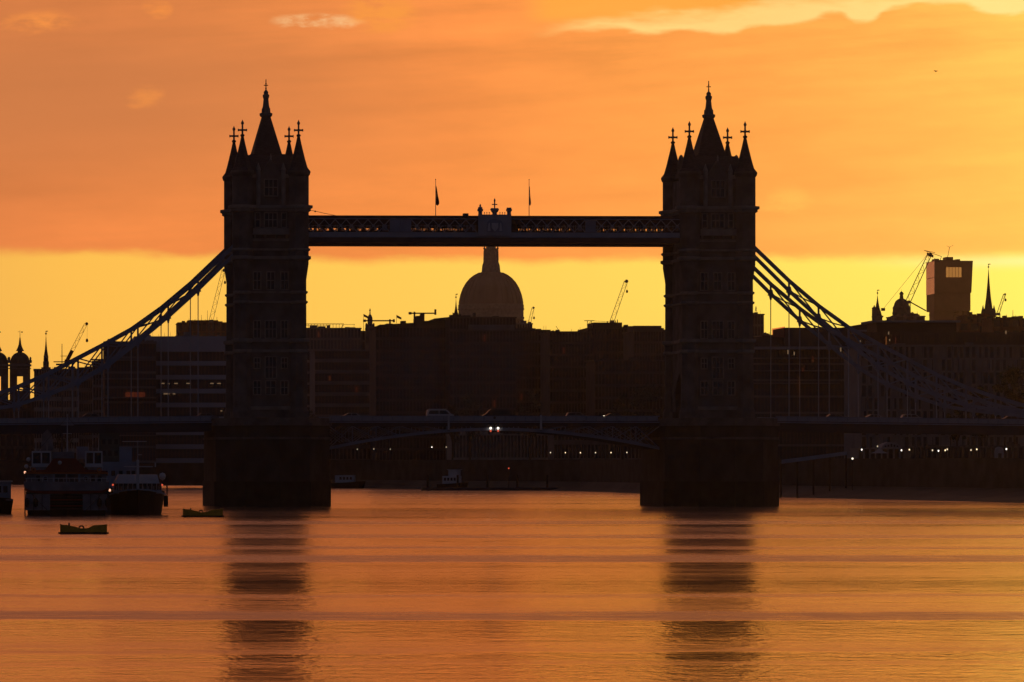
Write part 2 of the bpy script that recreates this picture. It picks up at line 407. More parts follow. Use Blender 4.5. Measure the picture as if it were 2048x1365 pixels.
# ripples: short waves seen edge on, longer along the crest
rp1 = noise3(wx * 1.9, wy * 0.9, 0.0, 1.0, 3, .6)
rp2 = noise3(wx * 0.75, wy * 0.36, 3.0, 1.0, 3, .6)
hgt = (rp1 * 0.036 + rp2 * 0.075) * (0.55 + ruf * 1.1 + sstep(pat, .48, .66) * 1.1)
bp = Ex.nt.nodes.new('ShaderNodeBump'); bp.inputs['Strength'].default_value = .75; bp.inputs['Distance'].default_value = 1.0
Ex.nt.links.new(hgt.v, bp.inputs['Height']); Ex.nt.links.new(bp.outputs[0], b_.inputs['Normal'])

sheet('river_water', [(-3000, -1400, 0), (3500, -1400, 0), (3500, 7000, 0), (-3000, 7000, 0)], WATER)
# north bank line (where the water ends), read along the river
bank = [(-900, 2150), (-200, 2080), (200, 2000), (410, 1960), (663, 1760), (900, 1640), (1160, 1560), (1285, 1450), (1400, 1370), (1556, 1290), (1700, 1240), (2048, 1130), (2600, 1040), (5000, 1000)]
bp2 = [at(px, D) for px, D in bank]
GZ = 8.0
ground = sheet('city_ground', [(p.x, p.y, GZ) for p in bp2] + [(3400, 200, GZ), (3400, 6900, GZ), (-2900, 6900, GZ), (-2900, 1500, GZ)], PAVE)
mb = MB()
for a, b in zip(bp2, bp2[1:]):
    mb.add([(a.x, a.y, -1), (b.x, b.y, -1), (b.x, b.y, GZ + .9), (a.x, a.y, GZ + .9)], [(0, 1, 2, 3)])
    mb.add([(a.x, a.y + .6, GZ), (b.x, b.y + .6, GZ), (b.x, b.y + .6, GZ + .9), (a.x, a.y + .6, GZ + .9)], [(3, 2, 1, 0)])
    mb.add([(a.x, a.y, GZ + .9), (b.x, b.y, GZ + .9), (b.x, b.y + .6, GZ + .9), (a.x, a.y + .6, GZ + .9)], [(0, 1, 2, 3)])
struct(mb.build('river_wall', GRANITE))
# foreshore: a wedge of mud and shingle showing at low tide
fs = MB(); rows = []
for px, D0, wid in [(663, 1758, 6), (900, 1638, 16), (1160, 1558, 22), (1285, 1449, 26), (1420, 1362, 30), (1556, 1289, 36), (1620, 1262, 46), (1700, 1239, 52), (1800, 1206, 56), (1900, 1174, 60), (2048, 1129, 66), (2300, 1082, 60), (2600, 1039, 40)]:
    p = at(px, D0, 2.6); q = at(px, D0 - wid * .45, 1.0 + random.uniform(-.2, .2)); r = at(px, D0 - wid, -.4); rows.append((p, q, r))
for a, b in zip(rows, rows[1:]):
    for k in range(2): fs.add([a[k], b[k], b[k + 1], a[k + 1]], [(0, 1, 2, 3)])
struct(fs.build('foreshore', MUD))

# ================================================================== TOWER BRIDGE
# ---- one tower, origin at its centre on the water line
def window_set(root, cx, z0, z1, w, y, lights=2, transom=True):
    "stone frame with mullions standing proud of dark glass"
    f = MB(); t = .16; d = .28
    f.box(cx - w/2 - t, cx - w/2, y - d, y + .1, z0 - t, z1 + t); f.box(cx + w/2, cx + w/2 + t, y - d, y + .1, z0 - t, z1 + t)
    f.box(cx - w/2, cx + w/2, y - d, y + .1, z1, z1 + t); f.box(cx - w/2 - .1, cx + w/2 + .1, y - d - .12, y + .1, z0 - t, z0)
    for i in range(1, lights):
        u = cx - w/2 + w * i / lights; f.box(u - .055, u + .055, y - d + .04, y + .1, z0, z1)
    if transom:
        zt = z0 + (z1 - z0) * .52; f.box(cx - w/2, cx + w/2, y - d + .07, y + .09, zt - .06, zt + .06)
    w_ = f.build('window', STONE2, root)
    p = MB(); p.box(cx - w/2, cx + w/2, y - .06, y + .05, z0, z1); p.build('pane', GLASS, w_)
    return w_

TX, TY = 5.15, 9.15
def make_tower():
    root = thing('bridge_tower', (-41.15, 0, 0), 'Gothic stone bridge tower on the left, nearer the moored boats', 'bridge tower', group='twin bridge towers')
    b = MB(); b.box(-TX - .35, TX + .35, -TY - .35, TY + .35, 24.4, 60.2); b.build('shaft', STONE, root)
    for a, bb in ((-TY - .35, -4.2), (4.2, TY + .35)): MB().box(-TX - .35, TX + .35, a, bb, 13, 24.4).build('shaft_leg', STONE, root)
    # the four corner turrets
    for sx in (-1, 1):
        for sy in (-1, 1):
            cx, cy = sx * TX, sy * TY
            t = MB(); t.lathe([(1.95, 13), (1.95, 17.2), (1.62, 18.0), (1.55, 28.2), (1.72, 28.6), (1.72, 30.1), (1.50, 30.5), (1.47, 41.3), (1.60, 42.2), (1.92, 44.2), (1.95, 46.8),
                               (1.95, 60.3), (2.15, 60.5), (2.30, 61.0), (2.2, 61.3)], 8, cx, cy, R(22.5))
            tu = t.build('turret', STONE, root)
            c_ = MB(); c_.lathe([(2.15, 61.3), (1.70, 61.9), (1.28, 63.3), (.90, 64.8), (.55, 66.2), (.27, 67.5), (.40, 67.6), (.42, 67.85), (.2, 68.0)], 8, cx, cy, R(22.5))
            c_.build('turret_roof', SLATE, tu)
            f = MB()
            f.lathe([(.18, 67.9), (.16, 69.7), (.27, 69.85), (.27, 70.1), (.12, 70.35), (.04, 70.6)], 8, cx, cy)
            f.box(cx - .78, cx + .78, cy - .15, cy + .15, 68.55, 68.88); f.box(cx - .15, cx + .15, cy - .78, cy - .16, 68.55, 68.88); f.box(cx - .15, cx + .15, cy + .16, cy + .78, 68.55, 68.88)
            for q in (-.78, .78): f.box(cx + q - .07, cx + q + .07, cy - .18, cy + .18, 68.48, 68.95)
            f.build('finial_cross', STONE2, tu)
    # string courses right round the shaft and turrets
    for z, h, ov in ((28.1, .5, .32), (30.0, .55, .36), (37.1, .35, .30), (38.9, .35, .30), (45.1, .55, .42), (46.7, .35, .30), (53.9, .45, .40), (54.4, .55, .75)):
        s_ = MB(); s_.box(-TX + .2, TX - .2, -TY - .35 - ov, TY + .35 + ov, z, z + h); s_.box(-TX - .35 - ov, TX + .35 + ov, -TY + .2, TY - .2, z + .004, z + h - .004)
        rr = (1.55 if z < 28.5 else 1.72 if z < 30.4 else 1.47 if z < 41 else 1.95)
        for sx in (-1, 1):
            for sy in (-1, 1): s_.lathe([(rr - .1, z - .25), (rr + ov, z + .02), (rr + ov, z + h - .02), (rr, z + h + .06)], 8, sx * TX, sy * TY, R(22.5))
        s_.build('string_course', STONE2, root)
    # corbelled panels between the turrets
    for z0, z1 in ((17.6, 18.2), (48.4, 48.9), (60.0, 60.7)):
        MB().box(-TX + 1.4, TX - 1.4, -TY - .62, -TY - .36, z0, z1).build('panel_band', STONE2, root); MB().box(-TX + 1.4, TX - 1.4, TY + .36, TY + .62, z0, z1).build('panel_band', STONE2, root)
    # roof: steep mansard, then the spire
    r = MB(); r.frustum(-TX - .2, TX + .2, -TY - .2, TY + .2, 60.7, -3.75, 3.75, -6.2, 6.2, 64.35); r.build('mansard_roof', SLATE, root)
    r = MB(); r.frustum(-2.7, 2.7, -4.0, 4.0, 64.35, -.74, .74, -.95, .95, 71.75)
    r.box(-3.3, 3.3, -5.6, 5.6, 64.354, 64.55)
    r.build('main_roof', SLATE, root)
    l = MB(); l.lathe([(1.0, 71.7), (1.22, 71.95), (1.25, 72.35), (.86, 72.5), (.80, 73.0), (.60, 73.8), (.48, 75.0), (.62, 75.4), (.64, 75.75), (.42, 75.95), (.46, 76.3), (.16, 76.7)], 8, 0, 0, R(22.5))
    ln = l.build('lantern', LEAD, root)
    for i in range(4):
        t = R(45 + 90 * i); s_ = MB(); s_.tube((math.cos(t) * 1.0, math.sin(t) * 1.0, 72.3), (math.cos(t) * .95, math.sin(t) * .95, 73.3), .09, .05, 6); s_.build('lantern_pinnacle', LEAD, ln)
    s_ = MB(); s_.tube((0, 0, 76.5), (0, 0, 80.0), .13, .08, 8)
    for z, rr in ((76.9, .30), (78.3, .17), (79.2, .16)): s_.lathe([(.08, z - .16), (rr, z), (.08, z + .16)], 8)
    s_.box(-.40, .40, -.06, .06, 78.82, 78.98); s_.box(-.06, .06, -.40, -.07, 78.82, 78.98); s_.box(-.06, .06, .07, .40, 78.82, 78.98)
    so = s_.build('spire_cross', STEELD, root); so.location = (0, 0, -1.35)
    # pinnacled chimneys half way along the sides
    for sx in (-1, 1):
        c_ = MB(); c_.box(sx * TX - .55, sx * TX + .55, -.7, .7, 60.7, 62.3); c_.lathe([(.62, 62.3), (.62, 63.6), (.52, 64.2), (.30, 64.75), (.05, 64.95)], 8, sx * TX, 0, R(22.5)); c_.build('chimney', STONE, root)
    # gabled dormers front and back, gabled windows
    for sy in (-1, 1):
        y = sy * (TY + .35)
        g = MB(); a, bb = sorted((y - sy * 3.4, y + sy * .42))
        g.prism([(-2.15, 54.95), (2.15, 54.95), (2.15, 60.4), (1.2, 61.7), (0, 63.4), (-1.2, 61.7), (-2.15, 60.4)], a, bb); gb = g.build('gable_dormer', STONE, root)
        k = MB(); k.lathe([(.25, 63.2), (.12, 63.6), (.2, 63.8), (.03, 64.4)], 6, 0, y + sy * .2); k.build('gable_finial', STONE2, gb)
        for sx in (-1, 1):
            p = MB(); p.lathe([(.42, 55.0), (.42, 61.2), (.5, 61.4), (.05, 62.7)], 8, sx * 2.3, y + sy * .35, R(22.5)); p.build('gable_buttress', STONE2, gb)
    y = -TY - .35
    window_set(root, 0.0, 56.7, 59.6, 2.3, y - .44, 3)
    for cx, w_, n in ((-2.42, .75, 1), (0.0, 2.2, 3), (2.42, .75, 1)): window_set(root, cx, 51.0, 53.5, w_, y - .02, n)
    for cx, w_ in ((-2.5, 1.2), (0, 1.3), (2.5, 1.2)): window_set(root, cx, 39.6, 42.7, w_, y - .02, 2)
    for cx, w_, n in ((-2.5, 1.1, 2), (0, 1.9, 3), (2.5, 1.1, 2)): window_set(root, cx, 30.75, 33.8, w_, y - .02, n)
    for cx, w_ in ((-2.5, .95), (2.5, .95)): window_set(root, cx, 25.2, 27.0, w_, y - .02, 2)
    window_set(root, 0, 23.4, 27.2, 1.9, y - .02, 3)
    for cx, w_ in ((-2.5, 1.2), (0, 1.7), (2.5, 1.2)): window_set(root, cx, 20.4, 22.8, w_, y - .02, 2)
    for z in (49.55, ):
        bl = MB(); bl.box(-3.3, 3.3, y - 1.2, y - .004, z, z + .25); bl.box(-3.3, 3.3, y - 1.2, y - 1.0, z + .25, z + 1.15)
        for u in (-2.9, -1, 1, 2.9): bl.prism([(y - .01, z), (y - 1.0, z), (y - .01, z - 1.0)], u - .15, u + .15, 'x')
        bo = bl.build('balcony', STONE2, root)
        for i in range(12):
            u = -3.05 + i * .555; MB().box(u, u + .1, y - 1.28, y - 1.2, z + .3, z + 1.05).build('baluster', STONE2, bo)
    # base plinth and the road arch in the flanks
    for a, bb in ((-TY - .9, -4.2), (4.2, TY + .9)): MB().box(-TX - .9, TX + .9, a, bb, 13, 17.3).build('plinth', STONE, root)
    for sx in (-1, 1):
        x = sx * (TX + .35); a, bb = sorted((x - sx * .9, x - sx * .02))
        for q in (-1, 1): MB().prism([(q * 4.2, 20.6), (q * 4.2, 24.4), (0, 24.4), (q * .9, 23.9), (q * 2.4, 23.0), (q * 3.6, 21.7)], a, bb, 'x').build('road_arch', STONE, root)
    return root
tower = make_tower()
tower2 = copy_tree(tower, loc=(41.15, 0, 0), label='Gothic stone bridge tower on the right, with the sunlit sky beside it')

# ---- piers
def make_pier():
    root = thing('bridge_pier', (-41.15, 0, 0), 'massive granite pier under the left tower, beside the yellow mooring buoy', 'bridge pier', group='river piers under the towers')
    H = 10.4
    def outline(g, n=13.5, tip=27.5): return [(-H - g, -n), (-H * .55 - g, -tip * .87), (0, -tip - g), (H * .55 + g, -tip * .87), (H + g, -n), (H + g, n), (H * .55 + g, tip * .87), (0, tip + g), (-H * .55 - g, tip * .87), (-H - g, n)]
    MB().prism(outline(0), 4.5, 14.6, 'z').build('pier_body', GRANITE, root)
    MB().prism(outline(.25), -3, 4.5, 'z').build('tidal_base', WEED, root)
    for z, g, h in ((12.1, .25, .45), (14.6, .45, .5)): MB().prism(outline(g), z if z > 14 else z, z + h, 'z').build('coping_course', STONE, root)
    MB().prism(outline(-.1), 15.1, 16.0, 'z').build('parapet', STONE, root)
    for k in range(6):
        z = 5.6 + k * 1.1; MB().prism(outline(.035), z, z + .9, 'z').build('stone_course', GRANITE, root)
    for i in range(3):
        x = -7 + i * 7.0; m = MB(); m.box(x - .5, x + .5, -17 - 8.5, -17 - 8.0, 6, 9) if False else None
    return root
pier = make_pier(); copy_tree(pier, loc=(41.15, 0, 0), label='massive granite pier under the right tower, by the muddy foreshore')

# ---- high level walkways
def make_walkway(yc, near):
    side = 'nearer' if near else 'farther'
    root = thing('high_walkway', (0, yc, 48.2), f'{side} steel lattice footbridge joining the two tower tops' + (', carrying the crest' if near else ', carrying two flagpoles'), 'walkway')
    X = 35.9; hw = 1.75
    MB().box(-X, X, -hw, hw, 0, .95).build('floor_girder', STEELD, root)
    MB().box(-X, X, -hw - .12, hw + .12, .95, 1.12).build('lower_flange', STEEL, root)
    MB().box(-X, X, -hw, -hw + .15, 1.12, 1.9).build('lower_panel_band', PALEB, root)
    MB().box(-X, X, hw - .15, hw, 1.12, 1.9).build('lower_panel_band', PALEB, root)
    MB().box(-X, X, -hw - .15, hw + .15, 4.25, 4.42).build('upper_flange', STEEL, root)
    MB().box(-X, X, -hw, hw, 4.42, 4.95).build('roof', STEELD, root)
    # enclosed glazed gallery inside
    for s in (-1, 1):
        g = MB(); yy = s * (hw - .35)
        x = -X
        while x < X - .3:
            g.box(x, x + .26, yy - .04, yy + .04, 1.12, 4.25); x += 1.5
        g.box(-X, X, yy - .05, yy + .05, 1.13, 2.2); g.box(-X, X, yy - .05, yy + .05, 3.35, 4.24)
        g.build('gallery_wall', STEELD, root)
        p = 2.0; y0 = s * hw
        nn = 0
        x = -X + .6
        while x < X - 1.5:
            solid = (abs(x + 1) < 3.9) or (abs(abs(x + 1) - 17.4) < 1.6)
            if solid and near and s < 0 and abs(x + 1) < 3.9: x += p; continue
            if solid: MB().box(x + .03, x + p - .03, y0 - .13 if s < 0 else y0, y0 if s < 0 else y0 + .13, 1.95, 4.2).build('solid_panel', STEEL, root)
            else:
                l = MB(); ya, yb = y0 - s * .02, y0 + s * .10
                l.bar((x, (ya + yb) / 2, 1.95), (x + p, (ya + yb) / 2, 4.2), .10, .15); l.bar((x, (ya + yb) / 2 + .09 * s, 4.2), (x + p, (ya + yb) / 2 + .09 * s, 1.95), .08, .15)
                mx, mz = x + p / 2, 3.075; l.lathe([(.24, 0), (.24, .1)], 8); 
                l.v[-16:] = [(mx + v[0], y0 + s * (.14 + v[2]), mz + v[1]) for v in l.v[-16:]]
                l.bar((x, y0, 3.07), (x + p, y0, 3.07), .05, .07)
                l.build('lattice_panel', PALEB, root)
            x += p
        MB().bar((x, y0, 1.95), (x, y0, 4.2), .15).build('end_post', STEEL, root)
    if near:
        c_ = MB(); y0 = -hw - .15
        c_.box(-3.05, 3.05, y0 - .35, y0 - .004, 1.3, 5.15); cr = c_.build('crest_panel', PALEB, root)
        MB().prism([(-1.5, 1.9), (1.5, 1.9), (1.5, 3.4)] + [(1.5 * math.cos(R(a)), 3.4 + .9 * math.sin(R(a))) for a in range(15, 180, 15)] + [(-1.5, 3.4)], y0 - .45, y0 - .35).build('arched_niche', STEEL, cr)
        sh = MB(); sh.prism([(-.62, 2.7), (0, 2.0), (.62, 2.7), (.62, 3.6), (-.62, 3.6)], y0 - .60, y0 - .45); sh.build('shield', WHITE, cr)
        for sx in (-1, 1): MB().prism([(sx * .8, 2.1), (sx * 1.35, 2.1), (sx * 1.2, 3.4), (sx * .95, 3.7)], y0 - .56, y0 - .45).build('supporter_figure', WHITE, cr)
        for sx in (-1, 1):
            p = MB(); x = sx * 2.65; p.box(x - .32, x + .32, y0 - .4, y0 + .3, 5.15, 5.75); p.box(x - .48, x + .48, y0 - .5, y0 + .4, 5.75, 6.15)
            if sx < 0: p.lathe([(.40, 6.15), (.44, 6.35), (.34, 6.5), (.14, 6.62), (.19, 6.8), (.03, 7.1)], 8, x, y0 - .05)
            else: p.box(x - .40, x + .40, y0 - .42, y0 + .32, 6.15, 6.42)
            p.build('crest_post', STEEL, cr, label=None if sx < 0 else 'crest post without its urn')
        k = MB()   # the crown
        cy = y0 - .05
        k.lathe([(.45, 5.15), (.42, 5.45), (.60, 5.65), (.78, 6.0), (.74, 6.25), (.45, 6.3), (.12, 6.1)], 12, 0, cy)
        for sx in (-1, 1): k.lathe([(.12, 5.8), (.34, 5.95), (.36, 6.15), (.2, 6.32), (.03, 6.35)], 8, sx * .45, cy)
        k.build('crown', STEEL, cr)
        x_ = MB(); x_.tube((0, cy, 6.0), (0, cy, 8.0), .12, .12, 8); x_.lathe([(.12, 7.4), (.17, 7.75), (.03, 8.12)], 8, 0, cy); x_.box(-.50, .50, cy - .07, cy + .07, 6.92, 7.10); x_.build('crown_cross', STEEL, cr)
        for sx in (-1, 1):
            for i in range(3):
                u = sx * (.98 + i * .45); q = MB(); q.tube((u, cy, 5.15), (u, cy, 5.42), .05, .05, 6); q.lathe([(.04, 5.36), (.11, 5.48), (.04, 5.6)], 6, u, cy); q.build('crest_ball', STEEL, cr)
        h = MB(); h.box(-5.6, -4.7, -1.2, .4, 4.95, 5.4); h.build('roof_hatch', STEELD, root)
    return root
make_walkway(-7.6, True); make_walkway(7.6, False)
for i, (X, lab, cm, wv) in enumerate(((-8.75, 'flagpole with a limp dark flag, left of the walkway crest', CLOTH, 1.0), (8.75, 'flagpole with a narrow furled flag, right of the walkway crest', CLOTHB, .45))):
    r = thing('flagpole', (X, 7.6, 53.15), lab, 'flagpole', group='flagpoles on the farther walkway')
    MB().tube((0, 0, 0), (0, 0, 7.45), .075, .045, 8).build('pole', WHITE, r)
    MB().lathe([(.03, 7.4), (.11, 7.5), (.03, 7.62)], 8).build('truck_ball', STEELD, r)
    f = MB(); n = 10; L = []
    for k in range(n + 1):
        t = k / n; z = 6.4 - t * 3.6; wd = (.08 + .52 * min(1, t * 1.3)) * wv
        if t > .93: wd *= .55
        for s, xx in enumerate((.06, .06 + wd * .5, .06 + wd)): L.append((xx, .12 * math.sin(t * 9 + s * 1.9), z - .10 * s))
    F = [];
    for k in range(n):
        for s in range(2): a = k * 3 + s; F.append((a, a + 1, a + 4, a + 3))
    f.add(L, F); f.add([(x, y + .03, z) for x, y, z in L], [tuple(reversed(q)) for q in F]); f.build('flag', cm, r)
# stay wire from the left tower down to the walkway roof
r = thing('stay_wire', (-34.0, -7.6, 54.2), 'thin sagging stay wire from the left tower to the walkway roof', 'wire')
w_ = MB(); P = [(-.6, 0, 0.05), (1.2, 0, -.2), (3.0, 0, -.62), (5.2, 0, -1.05)]
for a, b in zip(P, P[1:]): w_.tube(a, b, .05, .05, 6)
w_.build('wire', STEELD, r); MB().lathe([(.02, -.45), (.17, -.25), (.02, -.05)], 8, 1.2, 0).build('fitting', STEELD, r)

# ---- suspension chains
NODES = [(47.2, 48.2, 46.6), (54.43, 41.32, 39.49), (59.9, 36.74, 34.53), (65.46, 32.79, 29.94), (70.93, 29.77, 25.63), (76.4, 26.92, 22.51), (81.79, 24.1, 20.3), (87.27, 21.78, 18.47), (92.75, 19.94, 17.64), (98.24, 18.38, 17.09), (103.72, 17.2, 16.36), (108.0, 16.1, 15.8)]
def deck_z(X):
    X = abs(X); return 15.55 - max(0, X - 51) * .012
def make_chain():
    root = thing('suspension_chain', (0, 0, 0), 'x', 'suspension chain', group='side span suspension chains')
    u = MB(); l = MB()
    for (x0, u0, l0), (x1, u1, l1) in zip(NODES, NODES[1:]):
        dx, dz = (x1 - x0), (u1 - u0); e = .04
        u.bar((x0 - dx * e, 0, u0 - dz * e), (x1 + dx * e, 0, u1 + dz * e), .62, .66)
        dz = l1 - l0; l.bar((x0 - dx * e, 0, l0 - dz * e), (x1 + dx * e, 0, l1 + dz * e), .60, .62)
    u.build('upper_chord', STEEL, root); l.build('lower_chord', STEEL, root)
    for i in range(1, 11):
        x, zu, zl = NODES[i]
        MB().bar((x, 0, zl), (x, 0, zu), .34, .26).build('vertical_post', STEEL, root)
        g = MB(); g.prism([(x - .55, zl - .35), (x + .55, zl - .35), (x + .3, zl + .75), (x - .3, zl + .75)], -.2, .2); g.prism([(x - .32, zl - .3), (x + .32, zl - .3), (x + .12, zl - 1.15), (x - .12, zl - 1.15)], -.22, .22); g.build('gusset', STEEL, root)
        if zl - deck_z(x) > .8: MB().tube((x, 0, deck_z(x) - .3), (x, 0, zl - .3), .085, .085, 8).build('hanger_rod', WHITE if i % 1 == 0 else STEEL, root)
    for i in range(1, 10):
        (x0, u0, l0), (x1, u1, l1) = NODES[i], NODES[i + 1]
        if i >= 10: continue
        a = MB(); a.bar((x0, .09, u0), (x1, .09, l1), .16, .24); a.build('brace', STEEL, root)
        # the other diagonal bows slightly, as riveted lattice with curved gussets
        a = MB(); m_x, m_z = (x0 + x1) / 2, (l0 + u1) / 2 + .0
        cxp = ((x0 + x1) / 2, (u0 + l1) / 2 * .5 + (l0 + u1) / 2 * .5)
        a.bar((x0, -.09, l0), (cxp[0], -.09, cxp[1]), .16, .24); a.bar((cxp[0], -.09, cxp[1]), (x1, -.09, u1), .16, .24); a.build('brace', STEEL, root)
    return root
ch = make_chain()
specs = [((0, -TY, 0), 1, 'nearer braced suspension chain sweeping down right from the right tower'), ((0, TY, 0), 1, 'farther suspension chain, behind the near one, right of the right tower'),
         ((0, -TY, 0), -1, 'nearer braced suspension chain sweeping down left from the left tower'), ((0, TY, 0), -1, 'farther suspension chain, behind the near one, left of the left tower')]
for i, (loc, s, lab) in enumerate(specs):
    o = ch if i == 0 else copy_tree(ch)
    o.location = loc; o['label'] = lab; o.scale = (s, 1, 1)

# ---- side spans
def make_side_span(s):
    root = thing('side_span', (s * 100.0, 0, 0), 'suspended road deck running ' + ('right' if s > 0 else 'left') + ' from the ' + ('right' if s > 0 else 'left') + ' pier', 'bridge deck', group='side spans of the bridge')
    ox = s * 100.0
    X0, X1 = 51.9, 150.0; d0, d1 = deck_z(X0), deck_z(X1)
    def slab(y0, y1, b, t, name, m):
        P = [(s * X0 - ox, d0 + b), (s * X1 - ox, d1 + b), (s * X1 - ox, d1 + t), (s * X0 - ox, d0 + t)]
        return MB().prism(P, y0, y1).build(name, m, root)
    slab(-9.6, 9.6, -.45, 0, 'road_slab', ASPH)
    for y in (-9.6, 9.3): slab(y - .003, y + .303, -1.9, -.45, 'edge_girder', STEELD)
    slab(-9.75, -9.6, -.35, -.12, 'ledge', STEEL); slab(-9.72, -9.55, .78, .93, 'top_rail', STEEL)
    k = 0; x = X0 + .3
    pan = MB().box(-.80, .80, -.03, .03, 0, .72).mesh('parapet_panel', PALEB); post = MB().box(-.1, .1, -.09, .06, 0, .86).mesh('parapet_post', STEEL)
    while x < 112:
        z = deck_z(x + .9); put(pan, 'parapet_panel', root, (s * (x + .93) - ox, -9.62, z + .04)); put(post, 'parapet_post', root, (s * x - ox, -9.62, deck_z(x)))
        x += 1.86
    slab(9.5, 9.6, 0, .9, 'far_parapet', PALEB)
    xx = X0 + 2
    while xx < 140:
        MB().box(s * xx - ox - .15, s * xx - ox + .15, -9.25, 9.25, deck_z(xx) - 1.5, deck_z(xx) - .46).build('cross_girder', STEELD, root); xx += 5.47
    return root
make_side_span(1); make_side_span(-1)

# ---- bascules (the two opening leaves)
def make_bascule():
    root = thing('bascule_leaf', (0, 0, 0), 'left opening leaf of the road bridge, arched underneath', 'bascule', group='opening leaves')
    X1 = -30.45; X0 = -.06
    MB().box(X1, X0, -9.3, 9.3, 15.1, 15.55).build('road_slab', ASPH, root)
    def arch(x): t = (x / X1); return 14.05 - 3.5 * t ** 1.9
    for y in (-9.35, -3.2, 3.2, 9.05):
        u = MB().box(X1, X0, y, y + .3, 14.55, 15.1); u.build('upper_girder', STEELD, root)
        l = MB(); n = 14; xs = [X0 + (X1 - X0) * i / n for i in range(n + 1)]
        for a, b in zip(xs, xs[1:]): l.prism([(a, arch(a) - .28), (b, arch(b) - .28), (b, arch(b) + .28), (a, arch(a) + .28)], y - .01, y + .31)
        l.build('arched_girder', STEEL if y < -9 else STEELD, root)
        br = MB()
        for k in range(2, 14, 2):
            a, b = xs[k], xs[min(k + 2, 14)]
            br.bar((a, y + .15, arch(a)), (a, y + .15, 14.6), .16, .16)
            if k > 3: br.bar((b, y + .13, 14.6), (a, y + .13, arch(a)), .13, .16)
            if k > 7: br.bar((a, y + .18, 14.6), (b, y + .18, arch(b)), .13, .16)
        br.build('bracing', STEEL, root)
    MB().box(X1, X0, -9.62, -9.36, 15.2, 15.42).build('ledge', STEEL, root)
    MB().box(X1, X0, -9.6, -9.43, 16.33, 16.48).build('top_rail', STEEL, root)
    pan = MB().box(-.80, .80, -.03, .03, 0, .72).mesh('parapet_panel', PALEB); post = MB().box(-.1, .1, -.09, .06, 0, .86).mesh('parapet_post', STEEL)
    for k in range(16):
        x = X0 - .95 - k * 1.87; put(pan, 'parapet_panel', root, (x, -9.5, 15.6)); put(post, 'parapet_post', root, (x - .93, -9.5, 15.55))
    MB().box(X1, X0, 9.4, 9.5, 15.55, 16.45).build('far_parapet', PALEB, root)
    return root
ba = make_bascule(); copy_tree(ba, sx=-1, label='right opening leaf of the road bridge, arched underneath')
for X, lab in ((-8.5, 'white vertical gauge post on the left bascule, below the pale van'), (8.5, 'white vertical gauge post on the right bascule')):
    r = thing('gauge_post', (X, -9.85, 13.9), lab, 'post', group='gauge posts on the bascules')
    MB().box(-.17, .17, -.1, .1, 0, 2.75).build('post', WHITE, r); MB().box(-.08, .08, .1, .42, 1.5, 1.7).build('bracket', STEELD, r); MB().box(-.22, .22, -.14, .14, -.12, 0).build('foot', STEELD, r)
for X, lab in ((-.75, 'left navigation lamp hanging under the middle of the bridge'), (.62, 'right navigation lamp hanging under the middle of the bridge')):
    r = thing('navigation_lamp', (X, -9.7, 14.0), lab, 'lamp', group='navigation lamps under mid span')
    MB().box(-.12, .12, -.12, .12, .42, 1.2).build('bracket', STEELD, r); MB().lathe([(.12, 0), (.2, .1), (.2, .34), (.12, .42)], 8).build('lens', lamp_mat('navigation_lens', (1.0, .88, .7), 2.0), r)
    MB().lathe([(.14, -.45), (.16, -.3), (.14, -.12)], 8).build('red_lens', LAMPR, r)
# ================================================================== VEHICLES ON THE BRIDGE
def make_car(prof, glassprof, m, L, label, cat, X, lane=-6.2, s=1, group='vehicles crossing the bridge', wheel=.33, w=.88, rail=False):
    r = thing('van' if cat == 'van' else 'car', (X, lane, deck_z(X) + .02), label, cat, group=group)
    b = MB(); P = [(s * x, z) for x, z in prof]; b.prism(P, -w, w); b.build('body', m, r)
    gl = MB(); gl.prism([(s * x, z) for x, z in glassprof], -w - .012, w + .012); g = gl.build('side_window', GLASS, r)
    xs = [p[0] for p in glassprof]; mid = (min(xs) + max(xs)) / 2
    MB().box(s * mid - .05, s * mid + .05, -w - .03, w + .03, min(p[1] for p in glassprof), max(p[1] for p in glassprof)).build('door_pillar', m, r)
    if rail:
        for y in (-w + .12, w - .12): MB().bar((s * min(xs), y, prof[3][1] + .07), (s * (max(xs) - .5), y, prof[3][1] + .07), .05).build('roof_rail', WHITE, r)
    tw = MB().tube((0, -.11, 0), (0, .11, 0), wheel, wheel, 14).mesh('wheel', RUBBER); rim = MB().tube((0, -.125, 0), (0, .125, 0), wheel * .6, wheel * .6, 10).mesh('rim', CARS)
    for xx in (L * .31, -L * .31):
        for y in (-w + .12, w - .12): wo = put(tw, 'wheel', r, (s * xx, y, wheel)); put(rim, 'rim', wo)
    for y in (-w + .25, w - .25):
        MB().box(s * L / 2 - .04, s * L / 2 + .03, y - .15, y + .15, .6, .75).build('headlight', WHITE, r)
        MB().box(-s * L / 2 - .03, -s * L / 2 + .04, y - .12, y + .12, .65, .85).build('tail_light', REDP, r)
    return r
SED = [(-2.15, .32), (-2.2, .85), (-1.75, .98), (-1.15, 1.42), (.35, 1.45), (1.15, 1.0), (2.1, .82), (2.2, .35)]
SEDG = [(-1.35, 1.0), (-1.05, 1.35), (.3, 1.37), (.95, 1.0)]
HAT = [(-2.0, .32), (-2.05, .95), (-1.75, 1.5), (-1.1, 1.62), (.5, 1.6), (1.2, 1.08), (1.95, .9), (2.05, .35)]
HATG = [(-1.65, 1.08), (-1.45, 1.48), (.42, 1.5), (.98, 1.08)]
VAN = [(-2.45, .35), (-2.5, 1.2), (-2.35, 2.02), (-2.1, 2.12), (.95, 2.12), (1.3, 1.98), (1.95, 1.28), (2.45, 1.12), (2.5, .4)]
VANG = [(-2.2, 1.25), (-2.05, 1.9), (.95, 1.92), (1.65, 1.25)]
